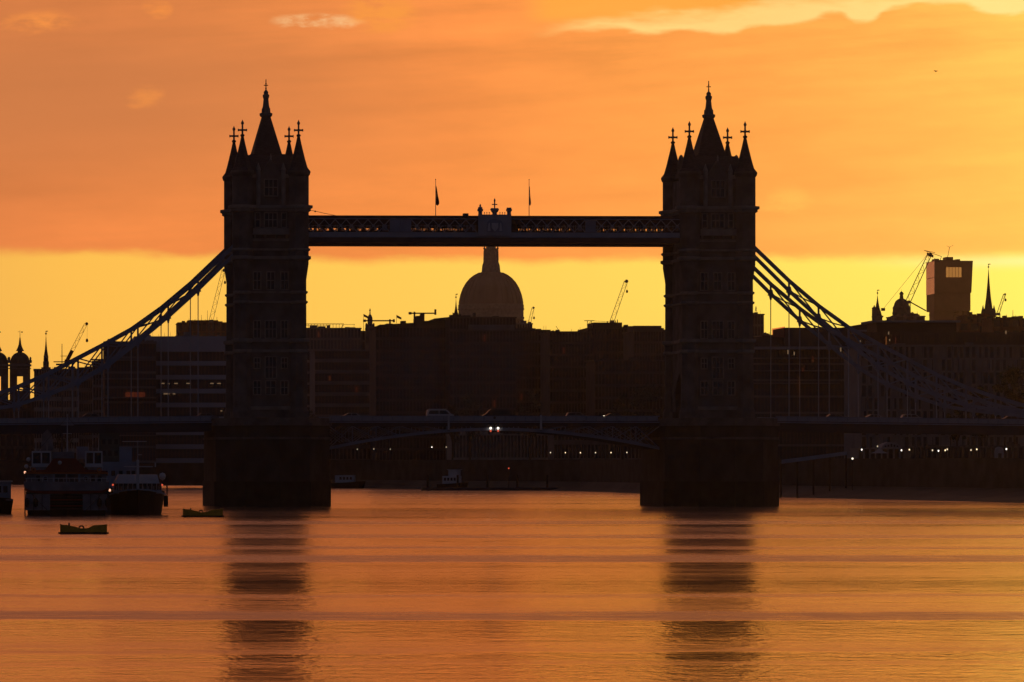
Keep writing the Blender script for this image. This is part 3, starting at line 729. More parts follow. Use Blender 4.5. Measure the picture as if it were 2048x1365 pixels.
def X_of(px, Y=-6.2):
    lo_, hi_ = -300.0, 300.0
    for _ in range(50):
        m = (lo_ + hi_) / 2; p = Vector((m, Y, 0)) - EYE
        if 75.61 + FPX * p.dot(RT) / p.dot(FW) < px: lo_ = m
        else: hi_ = m
    return lo_
make_car(SED, SEDG, CARS, 4.4, 'silver saloon car on the bridge just right of the left tower pier', 'car', X_of(700), s=-1)
make_car(VAN, VANG, CARW, 5.0, 'pale van with roof rails left of the middle of the bridge', 'van', X_of(880), rail=True, w=.95)
make_car(VAN, VANG, CARD, 5.0, 'dark van crossing the very middle of the bridge', 'van', X_of(992), s=-1, w=.95)
make_car(HAT, HATG, CARG, 4.1, 'grey hatchback right of the right gauge post on the bridge', 'car', X_of(1154))
make_car(SED, SEDG, CARD, 4.4, 'dark saloon car with bright bonnet edge approaching the right tower', 'car', X_of(1224), s=-1)
make_car(SED, SEDG, CARG, 4.4, 'grey saloon car just left of the left tower', 'car', X_of(414))
make_car(HAT, HATG, CARG, 4.1, 'grey hatchback on the left side span among the hanger rods', 'car', X_of(178), s=-1)
make_car(SED, SEDG, CARG, 4.4, 'first car right of the right tower, only its roof edge catching light', 'car', X_of(1672))
make_car(SED, SEDG, CARS, 4.4, 'second car right of the right tower, pale roof', 'car', X_of(1744), s=-1)
make_car(HAT, HATG, CARS, 4.1, 'silver hatchback on the right side span with the brightest curved roof', 'car', X_of(1824))
make_car(SED, SEDG, CARG, 4.4, 'car near the right end of the bridge where the chain comes down', 'car', X_of(2018), s=-1)
r = thing('headlamp', (X_of(1208, -8.8), -8.8, deck_z(30)), 'single bright white lamp on the kerb behind the parapet, right of mid bridge', 'lamp')
MB().tube((0, 0, 0), (0, 0, .72), .05, .04, 6).build('post', STEELD, r); MB().lathe([(.06, .72), (.17, .82), (.17, .95), (.05, 1.02)], 8).build('bulb', LAMPW, r)

# ================================================================== MOORING BUOYS
def make_buoy(px, D, w, label, rz):
    p = at(px, D); r = thing('mooring_buoy', (p.x, p.y, 0), label, 'mooring buoy', rz=-YAW + rz, group='yellow mooring buoys')
    h = w * .185; hw = w / 2; d = w * .22
    P = [(-hw, .12), (hw, .12), (hw, h), (hw * .93, h * 1.06), (hw * .45, h * 1.0), (hw * .2, h * .66), (-hw * .12, h * .62), (-hw * .35, h * .82), (-hw * .72, h * 1.02), (-hw * .95, h * 1.06), (-hw, h)]
    MB().prism(P, -d, d).build('float', YELLOW, r)
    f = MB(); f.box(-hw - .22, hw + .22, -d - .2, d + .2, -.35, .17); f.build('fender', RUBBER, r)
    t = MB(); n = 10; rr = w * .052
    pts = [(math.cos(R(180 * i / n)) * rr - w * .045, 0, h * .62 + math.sin(R(180 * i / n)) * rr * 1.05) for i in range(n + 1)]
    for a, b in zip(pts, pts[1:]): t.tube(a, b, .10, .10, 6)
    t.build('mooring_ring', STEELD, r)
    for x in (-hw + .06, hw - .06): MB().box(x - .08, x + .08, -d - .03, d + .03, .12, h * 1.12).build('end_plate', YELLOW, r)
    l = MB(); l.lathe([(.10, 0), (.10, .22), (.02, .34)], 8, -hw * .62, 0); o = l.build('top_light', STEELD, r); o.location = (0, 0, h * .95)
    for k in (-.5, .5): MB().box(k * hw - .05, k * hw + .05, -d - .03, -d, .17, h * .6).build('rib', YELLOW, r)
make_buoy(167, 598, 5.1, 'larger yellow mooring buoy with a saddle top, alone on the water at left', 0)
make_buoy(405.5, 790, 5.6, 'smaller yellow mooring buoy beside the left bridge pier', .05)

# ================================================================== BOATS
def hull_mesh(L, w, h, flare=.12, n=12, sheer=.5, y0=0.0, draft=.6, rake=1.0, fullness=2.4):
    "bow towards -y; bow at y0, stern at y0+L"
    m = MB(); secs = []
    for i in range(n + 1):
        t = i / n; y = y0 + L * t
        b = min(1.0, (max(t, .0) * fullness) ** .5) * w / 2 if t < .5 else w / 2 * (1 - .12 * ((t - .5) * 2) ** 2)
        b = max(b, .12); top = h + sheer * (1 - t) ** 2
        ry = -rake * (1 - t) ** 3
        secs.append([(-b * (1 - flare) * .82, y, -draft), (-b * (1 - flare), y, .0), (-b, y + ry, top), (b, y + ry, top), (b * (1 - flare), y, .0), (b * (1 - flare) * .82, y, -draft)])
    vs = [p for s_ in secs for p in s_]; fs = []
    for i in range(n):
        for j in range(5): a = i * 6 + j; fs.append((a, a + 1, a + 7, a + 6))
        fs.append((i * 6 + 5, i * 6, i * 6 + 6, i * 6 + 11))
    fs.append(tuple(range(6))); fs.append(tuple(range(n * 6 + 5, n * 6 - 1, -1)))
    return m.add(vs, fs)

# -- big white passenger boat seen end-on, D = 820
k = .0754
p = at(133, 812); B = thing('river_boat', (p.x, p.y, 0), 'big white passenger boat with red and orange trim and two upper cabins, moored at left', 'boat', rz=-YAW)
def bx(px): return (px - 133) * k
def bz(py): return (1031 - py) * k
hull_mesh(38, 12.2, 3.3, .05, 14, .25, 0, .8, .5, 26).build('hull', HULL, B)
for s in (-1, 1):
    for i in range(3): MB().box(s * 4.25 + (i - 1) * 1.25 - .6, s * 4.25 + (i - 1) * 1.25 + .56, -.75, -.3, .75, 3.15).build('bow_panel', BOATW, B)
for i in range(5): MB().box(-2.4, 2.5, -.78, -.3, .9 + i * .45, 1.02 + i * .45).build('ramp_slat', REDP if i % 2 else STEELD, B)
rub = MB(); pts = [(-6.3, 3.95), (-5.4, 3.55), (-3.5, 3.42), (3.5, 3.42), (5.4, 3.55), (6.3, 3.95)]
for a, b in zip(pts, pts[1:]): rub.bar((a[0], -.7, a[1]), (b[0], -.7, b[1]), .3, .34)
rub.build('rubbing_strake', REDP, B)
MB().prism([(-6.0, 3.0), (6.0, 3.0), (6.0, 4.2), (-6.0, 4.2)], -.2, 30).build('main_deck', STEELD, B)
MB().prism([(-6.3, 4.1), (-5.4, 3.7), (5.4, 3.7), (6.3, 4.1), (6.4, 5.0), (-6.4, 5.0)], -.6, 30).build('bulwark', BOATW, B)
MB().box(-5.95, 5.95, .3, 28, 5.0, 6.2).build('deck_house', BOATW, B)
MB().box(-2.0, 2.0, .15, .5, 4.6, 6.35).build('door_frame', STEEL, B); MB().box(-1.75, -.1, .08, .4, 4.6, 6.15).build('door', GLASS, B); MB().box(.1, 1.75, .08, .4, 4.6, 6.15).build('door', GLASS, B)
for x in (-4.25, 3.95, 4.95): MB().box(x - .28, x + .28, .2, .4, 5.1, 5.95).build('window', GLASS, B)
for x in (-3.15, 2.9): 
    q = MB(); q.tube((x, .16, 5.5), (x, .4, 5.5), .42, .42, 14); f_ = q.build('porthole', STEEL, B); MB().tube((x, .1, 5.5), (x, .35, 5.5), .28, .28, 14).build('glass', GLASS, f_)
MB().prism([(-6.15, 6.2), (6.15, 6.2), (5.9, 6.65), (2.9, 6.8), (1.4, 8.5), (-1.9, 8.5), (-3.2, 6.8), (-5.9, 6.65)], .05, 6).build('sloped_front', REDP, B)
MB().box(-6.2, 6.2, -.02, 27, 6.2, 6.42).build('orange_band', ORANGE, B)
for s, x0, x1 in ((-1, -5.2, -2.3), (1, 2.8, 5.4)):
    c_ = MB(); c_.box(x0, x1, 1.5, 5.5, 7.2, 7.75); c_.box(x0, x1, 1.5, 5.5, 9.35, 9.6)
    for x in (x0, (x0 + x1) / 2 - .1, x1 - .2): c_.box(x, x + .2, 1.5, 1.7, 7.75, 9.35); c_.box(x, x + .2, 5.3, 5.5, 7.75, 9.35)
    c2 = c_.build('upper_cabin', WHITE, B); MB().box(x0 + .15, x1 - .15, 1.75, 5.2, 7.75, 9.35).build('glazing', GLASS, c2)
    m = MB(); m.prism([(x0 + .2, 7.2), (x1 - .2, 7.2), (x1 - .7, 6.5), (x0 + .7, 6.5)], 1.0, 2.5); m.build('bridge_wing', BOATW, B)
MB().box(-2.2, 1.2, 3.5, 12, 8.5, 9.5).build('top_house', BOATW, B)
MB().prism([(-3.8, 9.7), (-1.9, 9.7), (-2.1, 12.0), (-2.8, 12.9), (-3.6, 12.2)], 12, 15).build('funnel', BOATW, B)
MB().box(1.6, 3.3, 9, 20, 8.4, 10.3).build('after_house', STEEL, B)
MB().tube((.15, 5, 9.4), (.15, 5, 15.2), .09, .05, 8).build('mast', WHITE, B)
for z, x in ((13.5, 1.0), (12.2, .7)): MB().box(.15 - x, .15 + x, 4.95, 5.05, z, z + .07).build('mast_spar', WHITE, B)
for x, z, rr in ((-1.0, 7.85, .32), (-6.0, 7.3, .33), (-5.7, 8.35, .33)):
    MB().lathe([(.02, z - rr), (rr * .7, z - rr * .7), (rr, z), (rr * .7, z + rr * .7), (.02, z + rr)], 10, x, -.1 if x > -2 else .2).build('white_float', WHITE, B, smooth=True)
for x in [-6 + i * .8 for i in range(16)]: MB().box(x - .03, x + .03, -.5, -.44, 5.0, 5.55).build('rail_post', WHITE, B)
MB().box(-6.2, 6.2, -.52, -.42, 5.5, 5.58).build('hand_rail', WHITE, B)
for i in range(9): MB().tube((-5.4 + i * 1.35, 1.0 + (i % 3), 6.4), (-5.4 + i * 1.35, 1.0 + (i % 3), 7.3 + (i % 2) * .3), .03, .03, 5).build('stanchion', WHITE, B)
MB().box(-5.6, 5.6, .9, .96, 7.2, 7.26).build('upper_rail', WHITE, B)
for x, z, h in ((-4.6, 9.6, 1.6), (-2.9, 9.6, 1.0), (3.3, 9.6, 1.2), (4.8, 9.6, 2.0), (1.0, 9.5, .9)): MB().tube((x, 3, z), (x, 3, z + h), .035, .02, 5).build('whip_aerial', WHITE, B)
for x in (-5.9, -4.6, 4.9, 6.1): MB().lathe([(.1, 1.2), (.34, 1.5), (.36, 2.2), (.1, 2.6)], 8, x, -.9).build('fender', RUBBER, B)
for x, z in ((-4.9, 6.75), (4.9, 6.75)):
    lb = MB(); pp = [(x + .3 * math.cos(R(a_)), -.05, z + .3 * math.sin(R(a_))) for a_ in range(0, 361, 45)]
    for a_, b_ in zip(pp, pp[1:]): lb.tube(a_, b_, .08, .08, 5)
    lb.build('lifebuoy', ORANGE, B)
for s_ in (-1, 1): MB().tube((s_ * 5.6, -.6, 3.6), (s_ * 2.2, -7.5, .1), .05, .05, 5).build('mooring_line', RUBBER, B)
MB().tube((.15, 5, 14.8), (-4.2, 8, 9.7), .03, .03, 4).build('rigging', RUBBER, B); MB().tube((.15, 5, 14.8), (4.6, 8, 9.7), .03, .03, 4).build('rigging', RUBBER, B)
# lights beside the boat
for px, D, z, lab, mm in ((219.5, 822, 3.7, 'small warm lamp on a post between the two moored boats', LAMPW), (50, 818, 6.4, 'tiny lamp on a post at the left edge of the white passenger boat', LAMPW)):
    q = at(px, D); r = thing('dock_lamp', (q.x, q.y, 0), lab, 'lamp'); MB().tube((0, 0, -.6), (0, 0, z - .2), .1, .08, 8).build('pole', STEELD, r); MB().lathe([(.08, z - .2), (.16, z - .1), (.16, z + .14), (.05, z + .2)], 8).build('lantern', lamp_mat('dim_dock_lamp', (1, .5, .3), 1.2), r)

# -- second boat: dark hull, pale canopy, D = 815
p = at(276, 818); B = thing('tour_boat', (p.x, p.y, 0), 'tour boat with black rounded bow, pale blue canopy and white mast', 'boat', rz=-YAW)
hull_mesh(30, 8.5, 3.35, .12, 16, .45, 0, .8, 1.4, 3.4).build('hull', HULL, B)
bw = MB(); pts = [(-4.25, 3.05), (-3.2, 3.45), (-1.6, 3.75), (0, 3.85), (1.6, 3.75), (3.2, 3.45), (4.25, 3.05)]
for a, b in zip(pts, pts[1:]): bw.bar((a[0], -1.3 + abs(a[0]) * .55, a[1]), (b[0], -1.3 + abs(b[0]) * .55, b[1]), .2, .22)
bw.build('gunwale', PALEB, B)
MB().box(-3.7, 3.7, 3.2, 22, 3.2, 3.75).build('coaming', PALEB, B)
MB().box(-3.55, 3.55, 3.4, 21, 3.75, 4.75).build('saloon_window', GLASS, B)
for x in [-3.6 + i * .72 for i in range(11)]: MB().box(x - .05, x + .05, 3.28, 3.38, 3.75, 4.75).build('window_pillar', WHITE, B)
cn = MB(); cn.add([(-3.4, 2.6, 4.72), (3.3, 2.6, 4.72), (3.0, 4.2, 6.05), (-2.8, 4.2, 6.05), (-3.4, 22, 4.72), (3.3, 22, 4.72), (3.0, 20, 6.05), (-2.8, 20, 6.05)], [(0, 1, 2, 3), (4, 7, 6, 5), (3, 2, 6, 7), (0, 3, 7, 4), (1, 5, 6, 2), (0, 4, 5, 1)]); cn.build('canopy', PALEB, B)
MB().box(-.2, .2, 1.6, 1.9, 3.6, 8.3).build('mast', WHITE, B)
MB().box(-2.1, 2.3, 1.65, 1.8, 7.2, 7.34).build('spar', WHITE, B); MB().box(-2.35, 1.35, 1.65, 1.8, 11.0, 11.12).build('aerial', WHITE, B); MB().box(-.05, .6, 1.6, 1.8, 9.0, 9.12).build('aerial', WHITE, B)
MB().tube((.0, 1.7, 8.2), (0.0, 1.7, 11.2), .06, .04, 6).build('topmast', WHITE, B)
MB().box(2.55, 2.75, 1.65, 1.85, 7.2, 7.9).build('lamp_bracket', WHITE, B)
MB().lathe([(.05, 5.2), (.4, 5.4), (.5, 5.8), (.4, 6.2), (.05, 6.35)], 10, 3.75, 3.6).build('life_raft', WHITE, B, smooth=True)
for s, x in ((-1, -3.75), (1, 3.7)): MB().lathe([(.02, 4.35), (.13, 4.42), (.13, 4.6), (.02, 4.66)], 6, x, 2.4).build('side_light', LAMPR, B)
MB().box(3.95, 4.6, 3, 4.5, 1.2, 2.9).build('fender', RUBBER, B); MB().box(4.35, 4.55, 3.3, 3.9, 3.0, 4.6).build('boarding_post', STEELD, B)
for x in [-3.2 + i * .8 for i in range(9)]: MB().tube((x, .2 + abs(x) * .5, 3.4), (x, .2 + abs(x) * .5, 4.3), .03, .03, 5).build('rail_post', WHITE, B)

# -- boat at the left edge
p = at(-8, 830); B = thing('work_boat', (p.x, p.y, 0), 'small dark work boat with pale wheelhouse, cut by the left edge', 'boat', rz=-YAW)
hull_mesh(16, 5.2, 1.9, .12, 12, .7, 0, .6, 1.0, 4).build('hull', HULL, B)
MB().box(-1.6, 2.25, 4, 8, 2.2, 4.9).build('wheelhouse', PALEB, B); MB().box(-1.9, 2.5, 3.8, 8.2, 4.9, 5.1).build('wheelhouse_roof', WHITE, B)
for x in (-.9, .45, 1.4): MB().box(x - .32, x + .32, 3.92, 4.0, 3.3, 4.3).build('window', GLASS, B)
MB().bar((-2.6, .2, 2.55), (2.6, .9, 2.1), .12, .16).build('gunwale', PALEB, B)
# -- grey vessel behind, bow hidden
p = at(232, 860); B = thing('motor_yacht', (p.x, p.y, 0), 'grey-green motor vessel behind the gap between the two large boats', 'boat', rz=-YAW)
hull_mesh(26, 8.4, 3.4, .1, 12, .5, 0, .8, 1.0, 4).build('hull', STEELD, B)
MB().box(-3.5, 3.2, 3, 18, 3.6, 8.0).build('deck_house', STEEL, B); MB().box(-2.6, .6, 5, 14, 8.0, 12.6).build('bridge_deck', COPPER, B); MB().box(.62, 2.6, 5, 14, 8.0, 10.4).build('side_house', STEEL, B)
for z, xs in ((9.4, (-1.9, -.9, .1)), (11.2, (-1.9, -.9, .1)), (6.2, (-2.8, -1.6, -.4, .8, 2.0, 2.8))):
    for x in xs: MB().box(x - .3, x + .3, 4.9 if z > 9 else 2.9, 5.02 if z > 9 else 3.02, z - .4, z + .4).build('window', GLASS, B)
# -- boats moored at the far bank between the towers
for px, D, W_, lab in ((697, 1700, 9.6, 'distant white cabin boat moored at the far bank, left of mid span'), (909, 1600, 8.0, 'distant white boat with a raised wheelhouse at the far bank, near mid span')):
    p = at(px, D); B = thing('cabin_boat', (p.x, p.y, 0), lab, 'boat', rz=-YAW + R(72 if px < 800 else 55), group='boats at the far bank')
    hull_mesh(W_ * 1.15, 3.4, 1.7, .1, 10, .6, -W_ / 2, .4, .7, 5).build('hull', HULL, B)
    MB().box(-1.3, 1.3, -W_ * .2, W_ * .42, 1.8, 4.1).build('cabin', WHITE, B)
    if px > 800: MB().box(-1.0, 1.0, -1.5, 1.5, 4.1, 5.9).build('wheelhouse', WHITE, B); MB().box(-1.25, 1.25, -1.8, 1.8, 5.9, 6.05).build('roof', WHITE, B)
    for i in range(4): MB().box(-1.36, -1.3, -W_ * .15 + i * 1.1, -W_ * .15 + i * 1.1 + .7, 2.7, 3.6).build('window', GLASS, B); MB().box(1.3, 1.36, -W_ * .15 + i * 1.1, -W_ * .15 + i * 1.1 + .7, 2.7, 3.6).build('window', GLASS, B)
# pontoon line off the far bank
p0 = at(1010, 1560); r = thing('pontoon', (p0.x, p0.y, 0), 'long low dark pontoon in front of the far river wall', 'pontoon', rz=-YAW + R(1))
MB().box(-24, 34, -2, 2, -.4, .9).build('float', STEELD, r)
for i in range(7): MB().tube((-22 + i * 8.6, 2.4, -1), (-22 + i * 8.6, 2.4, 4.5), .3, .3, 8).build('pile', RUBBER, r)

# ================================================================== CITY BEHIND
def block(name, label, cat, x0, x1, ytop, D, depth, wall, fl=3.6, bays=None, glass=GLASS, band=None, pier=None, base=GZ, win=True, irregular=False, rz=0.0, group=None, lit=0, bandh=.9, cornice=.5, ybot=None, skip=0.0, litm=None):
    W_ = wm(x1 - x0, D); H = zh(ytop, D) - base; c = at((x0 + x1) / 2, D, base)
    root = thing(name, c, label, cat, rz=-YAW + rz, group=group)
    band = band or wall; pier = pier or wall
    MB().box(-W_/2, W_/2, .55, depth, 0, H - .02).build('wall', wall, root)
    if cornice: MB().box(-W_/2 - .25, W_/2 + .25, -.05, depth + .2, H - cornice, H).build('cornice', band, root)
    rs = random.Random(int(x0 * 7 + ytop))          # lift housings, vents, rails and aerials on the roof
    for i in range(3 + int(W_ / 9)):
        u = rs.uniform(-W_/2 + 1, W_/2 - 3); ww = rs.uniform(.5, 3.2); hh = rs.choice((.3, .4, .6, .9)) * (D / 2000) * (1.0 if rs.random() < .8 else 1.8)
        MB().box(u, min(W_/2 - .3, u + ww), rs.uniform(1, 6), rs.uniform(8, min(12, depth)), H, H + hh).build('roof_plant', wall, root)
    for i in range(2 + int(W_ / 25)): u = rs.uniform(-W_/2 + 1, W_/2 - 1); MB().tube((u, 3, H), (u, 3, H + rs.uniform(.8, 2.0) * D / 2000), .06, .04, 5).build('aerial', STEELD, root)
    if not win: return root, W_, H
    z_lo = 0 if ybot is None else zh(ybot, D) - base
    nf = max(1, int((H - z_lo) / fl)); fh = (H - z_lo - cornice) / nf
    bays = bays or max(2, int(W_ / 3.6))
    while nf * bays > 290: bays -= 1
    bw = W_ / bays
    for j in range(nf): MB().box(-W_/2 - .01, W_/2 + .01, .12, .56, z_lo + j * fh, z_lo + j * fh + bandh).build('floor_band', band, root)
    pw = .3 * bw
    for i in range(bays + 1):
        u = -W_/2 + i * bw; a, b = max(-W_/2, u - pw/2), min(W_/2, u + pw/2)
        if irregular:
            if i == bays: continue
            for j in range(nf):
                e = pw * random.choice((.5, .5, 1.2, 2.2)); o0 = random.uniform(0, bw * .2)
                MB().box(u + o0, min(W_/2, u + o0 + e), .2, .553, z_lo + j * fh + bandh, z_lo + (j + 1) * fh - .01).build('wall_pier', pier if random.random() < .6 else band, root)
        else: MB().box(a, b, .2, .553, z_lo + .02, H - cornice - .02).build('wall_pier', pier, root)
    pane = MB().box(-(bw - pw)/2, (bw - pw)/2, 0, .06, 0, fh - bandh).mesh('window', glass)
    lits = litm or LITO
    lp = MB().box(-(bw - pw)/2 * .6, (bw - pw)/2 * .6, -.02, .05, .1, (fh - bandh) * .7).mesh('lit_window', lits)
    for j in range(nf):
        for i in range(bays):
            if random.random() < skip: continue
            x = -W_/2 + (i + .5) * bw; z = z_lo + j * fh + bandh
            if random.random() < lit: put(lp, 'lit_window', root, (x, .42, z))
            put(pane, 'window', root, (x, .47, z))
    return root, W_, H
def roofbox(root, x0, x1, y0, y1, z0, z1, m, name='roof_plant'): return MB().box(x0, x1, y0, y1, z0, z1).build(name, m, root)
def mast(root, x, y, z0, z1, r=.12, m=STEELD, name='mast'): return MB().tube((x, y, z0), (x, y, z1), r, r * .6, 6).build(name, m, root)

# ---------- left bank group
r_, w_, h_ = block('office_building', 'wide office block with long pale horizontal bands, left of the left tower', 'office building', 270, 462, 673, 1760, 40, CONC, 4.6, 26, GLASSB, BANDM, CONCD, bandh=1.5, cornice=5.0)
for px, py, wp in ((326, 767, 6), (337, 767.5, 4), (352, 767, 7), (377, 767, 9), (424, 767, 7), (438, 767, 7), (455, 766.5, 4), (333, 788, 12), (348, 788, 5), (443, 822, 4)):
    x = (px - 366) * 1758 / FPX; MB().box(x - wm(wp / 2, 1758), x + wm(wp / 2, 1758), -.12, .1, zh(py + 1, 1758) - GZ, zh(py - .8, 1758) - GZ).build('lit_strip', LITW, r_)
r2, w2, h2 = block('office_building', 'brown glazed corner wing of the banded office block, behind the left chain', 'office building', 209, 312, 683, 1740, 36, CLAD, 4.6, 16, GLASSB, CONC, CLAD, bandh=.7, cornice=.8)
for k_ in range(5):
    z = h2 * (.22 + k_ * .155); MB().prism([(-w2/2 - 2.8, -.8), (-w2/2 + 2, -2.2), (w2/2, -1.4), (w2/2, .12), (-w2/2, .12)], z, z + .4, 'z').build('curved_sunshade', CONC, r2)
for i in range(16): mast(r_, -w_/2 + 2 + i * 1.9, 2, h_, h_ + .9 + (i % 3) * .3, .05, STEELD, 'roof_rail_post')
ln = thing('lit_panel', at(270, 1735, zh(794, 1735)), 'glowing dull red window panel low on the brown glazed wing at left', 'lit window')  # warm-lit window drawn as a glowing panel
MB().box(-3.2, 3.2, -.3, 0, -.1, 1.5).build('panel', LITR, ln)
for i in range(5): MB().box(-3.0 + i * 1.4, -2.9 + i * 1.4, -.36, -.3, -.1, 1.5).build('frame', STEELD, ln)
block('office_tower', 'hazy red-brown plant tower behind the banded office block, with aerials', 'building', 356, 470, 645, 2900, 40, BRICKR, 5.0, 12, GLASS, BRICKR, BRICKR, lit=.0, base=GZ)
q = [o for o in bpy.data.objects if o.get('label', '').startswith('hazy red-brown plant')][0]
H_ = zh(645, 2900) - GZ; roofbox(q, -wm(37, 2900), wm(24, 2900), 3, 30, H_, H_ + wm(4.5, 2900), BRICKR)
for dx_, hh in ((-34, 9), (-22, 7), (-9, 16), (-1, 7), (3, 25), (12, 8), (22, 12)): mast(q, wm(dx_, 2900), 10, H_, H_ + wm(hh, 2900), .14)
block('stone_building', 'low stone office range with flat roof below the left church spire', 'building', 68, 158, 738, 2100, 30, STONE2, 4.0, 18, bandh=1.6)
block('stone_building', 'dim range of buildings between the spire and the banded offices', 'building', 158, 214, 735, 2000, 30, STONE, 4.0, 12, bandh=1.6)
q, W2, H2 = block('stone_building', 'flat roofed building with a thin projecting canopy just right of the left spire', 'building', 186, 232, 722, 1900, 26, CONC, 4.0, 8)
MB().box(-W2/2 - 1, W2/2 + 6, -2, 4, H2 + .2, H2 + .6).build('canopy', STEELD, q)
for i in range(8): mast(q, -W2/2 + i * 1.1, 0, H2 + .6, H2 + 2.0, .05, STEELD, 'roof_rail_post')
block('warehouse', 'dark long riverside warehouse behind the left side span', 'building', -60, 290, 800, 1980 + 160, 30, CONCD, 4.0, 40, bandh=1.2)
block('warehouse', 'lower dark wharf building seen under the left side span', 'building', -60, 420, 868, 2120, 20, CONCD, 4.2, 40, bandh=1.2)

def dome_prof(r, h, z0, n=10, p=1.0): return [(r * math.cos(R(90 * i / n)) ** p, z0 + h * math.sin(R(90 * i / n))) for i in range(n + 1)]
# twin station towers
def station_tower(px, label):
    D = 2200; c = at(px, D, GZ); root = thing('domed_tower', c, label, 'tower', rz=-YAW, group='pair of domed towers at far left'); m = D / FPX
    zt = zh(727, D) - GZ; w = 20.5 * m
    MB().box(-w, -w * .28, -w, w, 0, zt).build('side_pier', STONE, root); MB().box(w * .28 + 0, w, -w, w, 0, zt).build('side_pier', STONE, root)
    MB().box(-w * .279, w * .279, -w, w, 0, zt - 58 * m * .95).build('lower_wall', STONE, root); MB().box(-w * .279, w * .279, -w, w, zt - 26 * m, zt).build('upper_wall', STONE, root)
    MB().box(-w - .5, w + .5, -w - .5, w + .5, zt - 1.2, zt - .5).build('cornice', STONE2, root)
    MB().box(-w - .35, w + .35, -w - .35, w + .35, zt - 11 * m, zt - 10 * m).build('string_course', STONE2, root)
    d = MB(); d.lathe([(w * 1.0, zt)] + [(r, z) for r, z in dome_prof(w * .98, 20 * m, zt + .5, 8)][:-1] + [(w * .12, zt + 20.5 * m)], 12, 0, 0, R(15)); d.build('dome', COPPER, root, smooth=False)
    l = MB(); z = zt + 18 * m; l.lathe([(w * .32, z), (w * .32, z + 3 * m), (w * .22, z + 3.5 * m), (w * .24, z + 6 * m), (w * .40, z + 6.5 * m), (w * .34, z + 9 * m), (w * .22, z + 14 * m), (w * .13, z + 20 * m), (w * .05, z + 33 * m), (.06, z + 34 * m)], 8); l.build('lantern_spire', COPPER, root)
    v = MB(); zz = z + 33 * m; v.tube((0, 0, zz), (0, 0, zz + 15 * m), .13, .07, 6); v.box(-4.5 * m, 0, -.06, .06, zz + 11.5 * m, zz + 12.1 * m); v.prism([(.4, zz + 10.6 * m), (5.5 * m, zz + 10 * m), (5.2 * m, zz + 12.8 * m), (.4, zz + 12.2 * m)], -.05, .05); v.build('weather_vane', STEELD, root)
    for s in (-1, 1): MB().lathe([(.5, zt), (.6, zt + 1), (.3, zt + 1.4), (.45, zt + 2), (.05, zt + 2.6)], 8, s * (w + .1), -w).build('urn', STONE2, root)
station_tower(40, 'complete domed stone tower with weather vane at far left'); station_tower(-4, 'domed stone tower half cut by the left edge of the picture')
def spire(name, label, px, ytop, ybase_spire, ytower, wspire, wtower, D, m=STONE, sm=SLATE, vane=True, pinn=False, steps=False):
    c = at(px, D, GZ); root = thing(name, c, label, 'church spire', rz=-YAW, group='church spires on the skyline'); k_ = D / FPX
    zt, zs, zb = zh(ytop, D) - GZ, zh(ybase_spire, D) - GZ, zh(ytower, D) - GZ
    MB().box(-wtower/2*k_, wtower/2*k_, -wtower/2*k_, wtower/2*k_, 0, zb).build('tower', m, root)
    MB().box(-wtower/2*k_ - .4, wtower/2*k_ + .4, -wtower/2*k_ - .4, wtower/2*k_ + .4, zb - .8, zb).build('cornice', m, root)
    r = wspire / 2 * k_
    if steps:
        MB().lathe([(r * 1.5, zb), (r * 1.5, zb + (zs - zb) * .5), (r * 1.25, zb + (zs - zb) * .52), (r * 1.2, zs), (r * .95, zs + .1)], 8, 0, 0, R(22.5)).build('belfry', m, root)
        for s in (-1, 1): MB().box(s * r * .5 - .25, s * r * .5 + .25, -r * 1.35, -r * 1.1, zb + 1, zs - 1).build('louvre', GLASS, root)
    else: MB().frustum(-wtower/2*k_*.9, wtower/2*k_*.9, -wtower/2*k_*.9, wtower/2*k_*.9, zb, -r, r, -r, r, zs).build('broach', sm, root)
    sp_ = MB(); sp_.lathe([(r * 1.08, zs), (r * .62, zs + (zt - zs) * .32), (r * .3, zs + (zt - zs) * .66), (.10, zt)], 8, 0, 0, R(22.5)); so = sp_.build('spire', sm, root)
    if vane:
        v = MB(); v.tube((0, 0, zt - .3), (0, 0, zt + 12 * k_), .09, .05, 6); v.lathe([(.1, zt + .8), (.45, zt + 1.3), (.1, zt + 1.8)], 8); v.lathe([(.06, zt + 9 * k_), (.4, zt + 9.8 * k_), (.06, zt + 10.6 * k_)], 6); v.box(-.1, 4 * k_, -.05, .05, zt + 10.5 * k_, zt + 12 * k_); v.build('weather_vane', STEELD, root)
    if pinn:
        for s in (-1, 1): MB().lathe([(.8, zb), (.8, zb + 2), (.05, zb + 5)], 6, s * wtower / 2 * k_, 0).build('pinnacle', m, root)
    return root
spire('church_spire', 'slim church spire with open belfry, right of the domed towers at left', 92, 674, 712, 735, 8.5, 15, 2300, steps=True)
spire('church_spire', 'tiny thin spire immediately left of the great dome', 912, 600, 626, 640, 7, 14, 2700)
spire('church_spire', 'tall slender spire right of the square tower block at right', 1977, 540, 618, 632, 15, 22, 2500, STONE, SLATE, pinn=True)
spire('church_spire', 'short spire with a side pinnacle near the crane counterweight at right', 1755, 592, 622, 632, 11, 17, 2600)
pq = at(1746, 2600, GZ); r = thing('stone_pinnacle', (pq.x, pq.y - 3, GZ), 'small stone turret close left of the short spire at right', 'turret', rz=-YAW)
zb = zh(632, 2600) - GZ; MB().box(-1, 1, -1, 1, 0, zb + 3).build('shaft', STONE, r); MB().lathe([(.9, zb + 3), (1.3, zb + 3.4), (.9, zb + 3.9), (.4, zb + 4.2), (.15, zb + 5)], 8).build('cap', STONE, r)
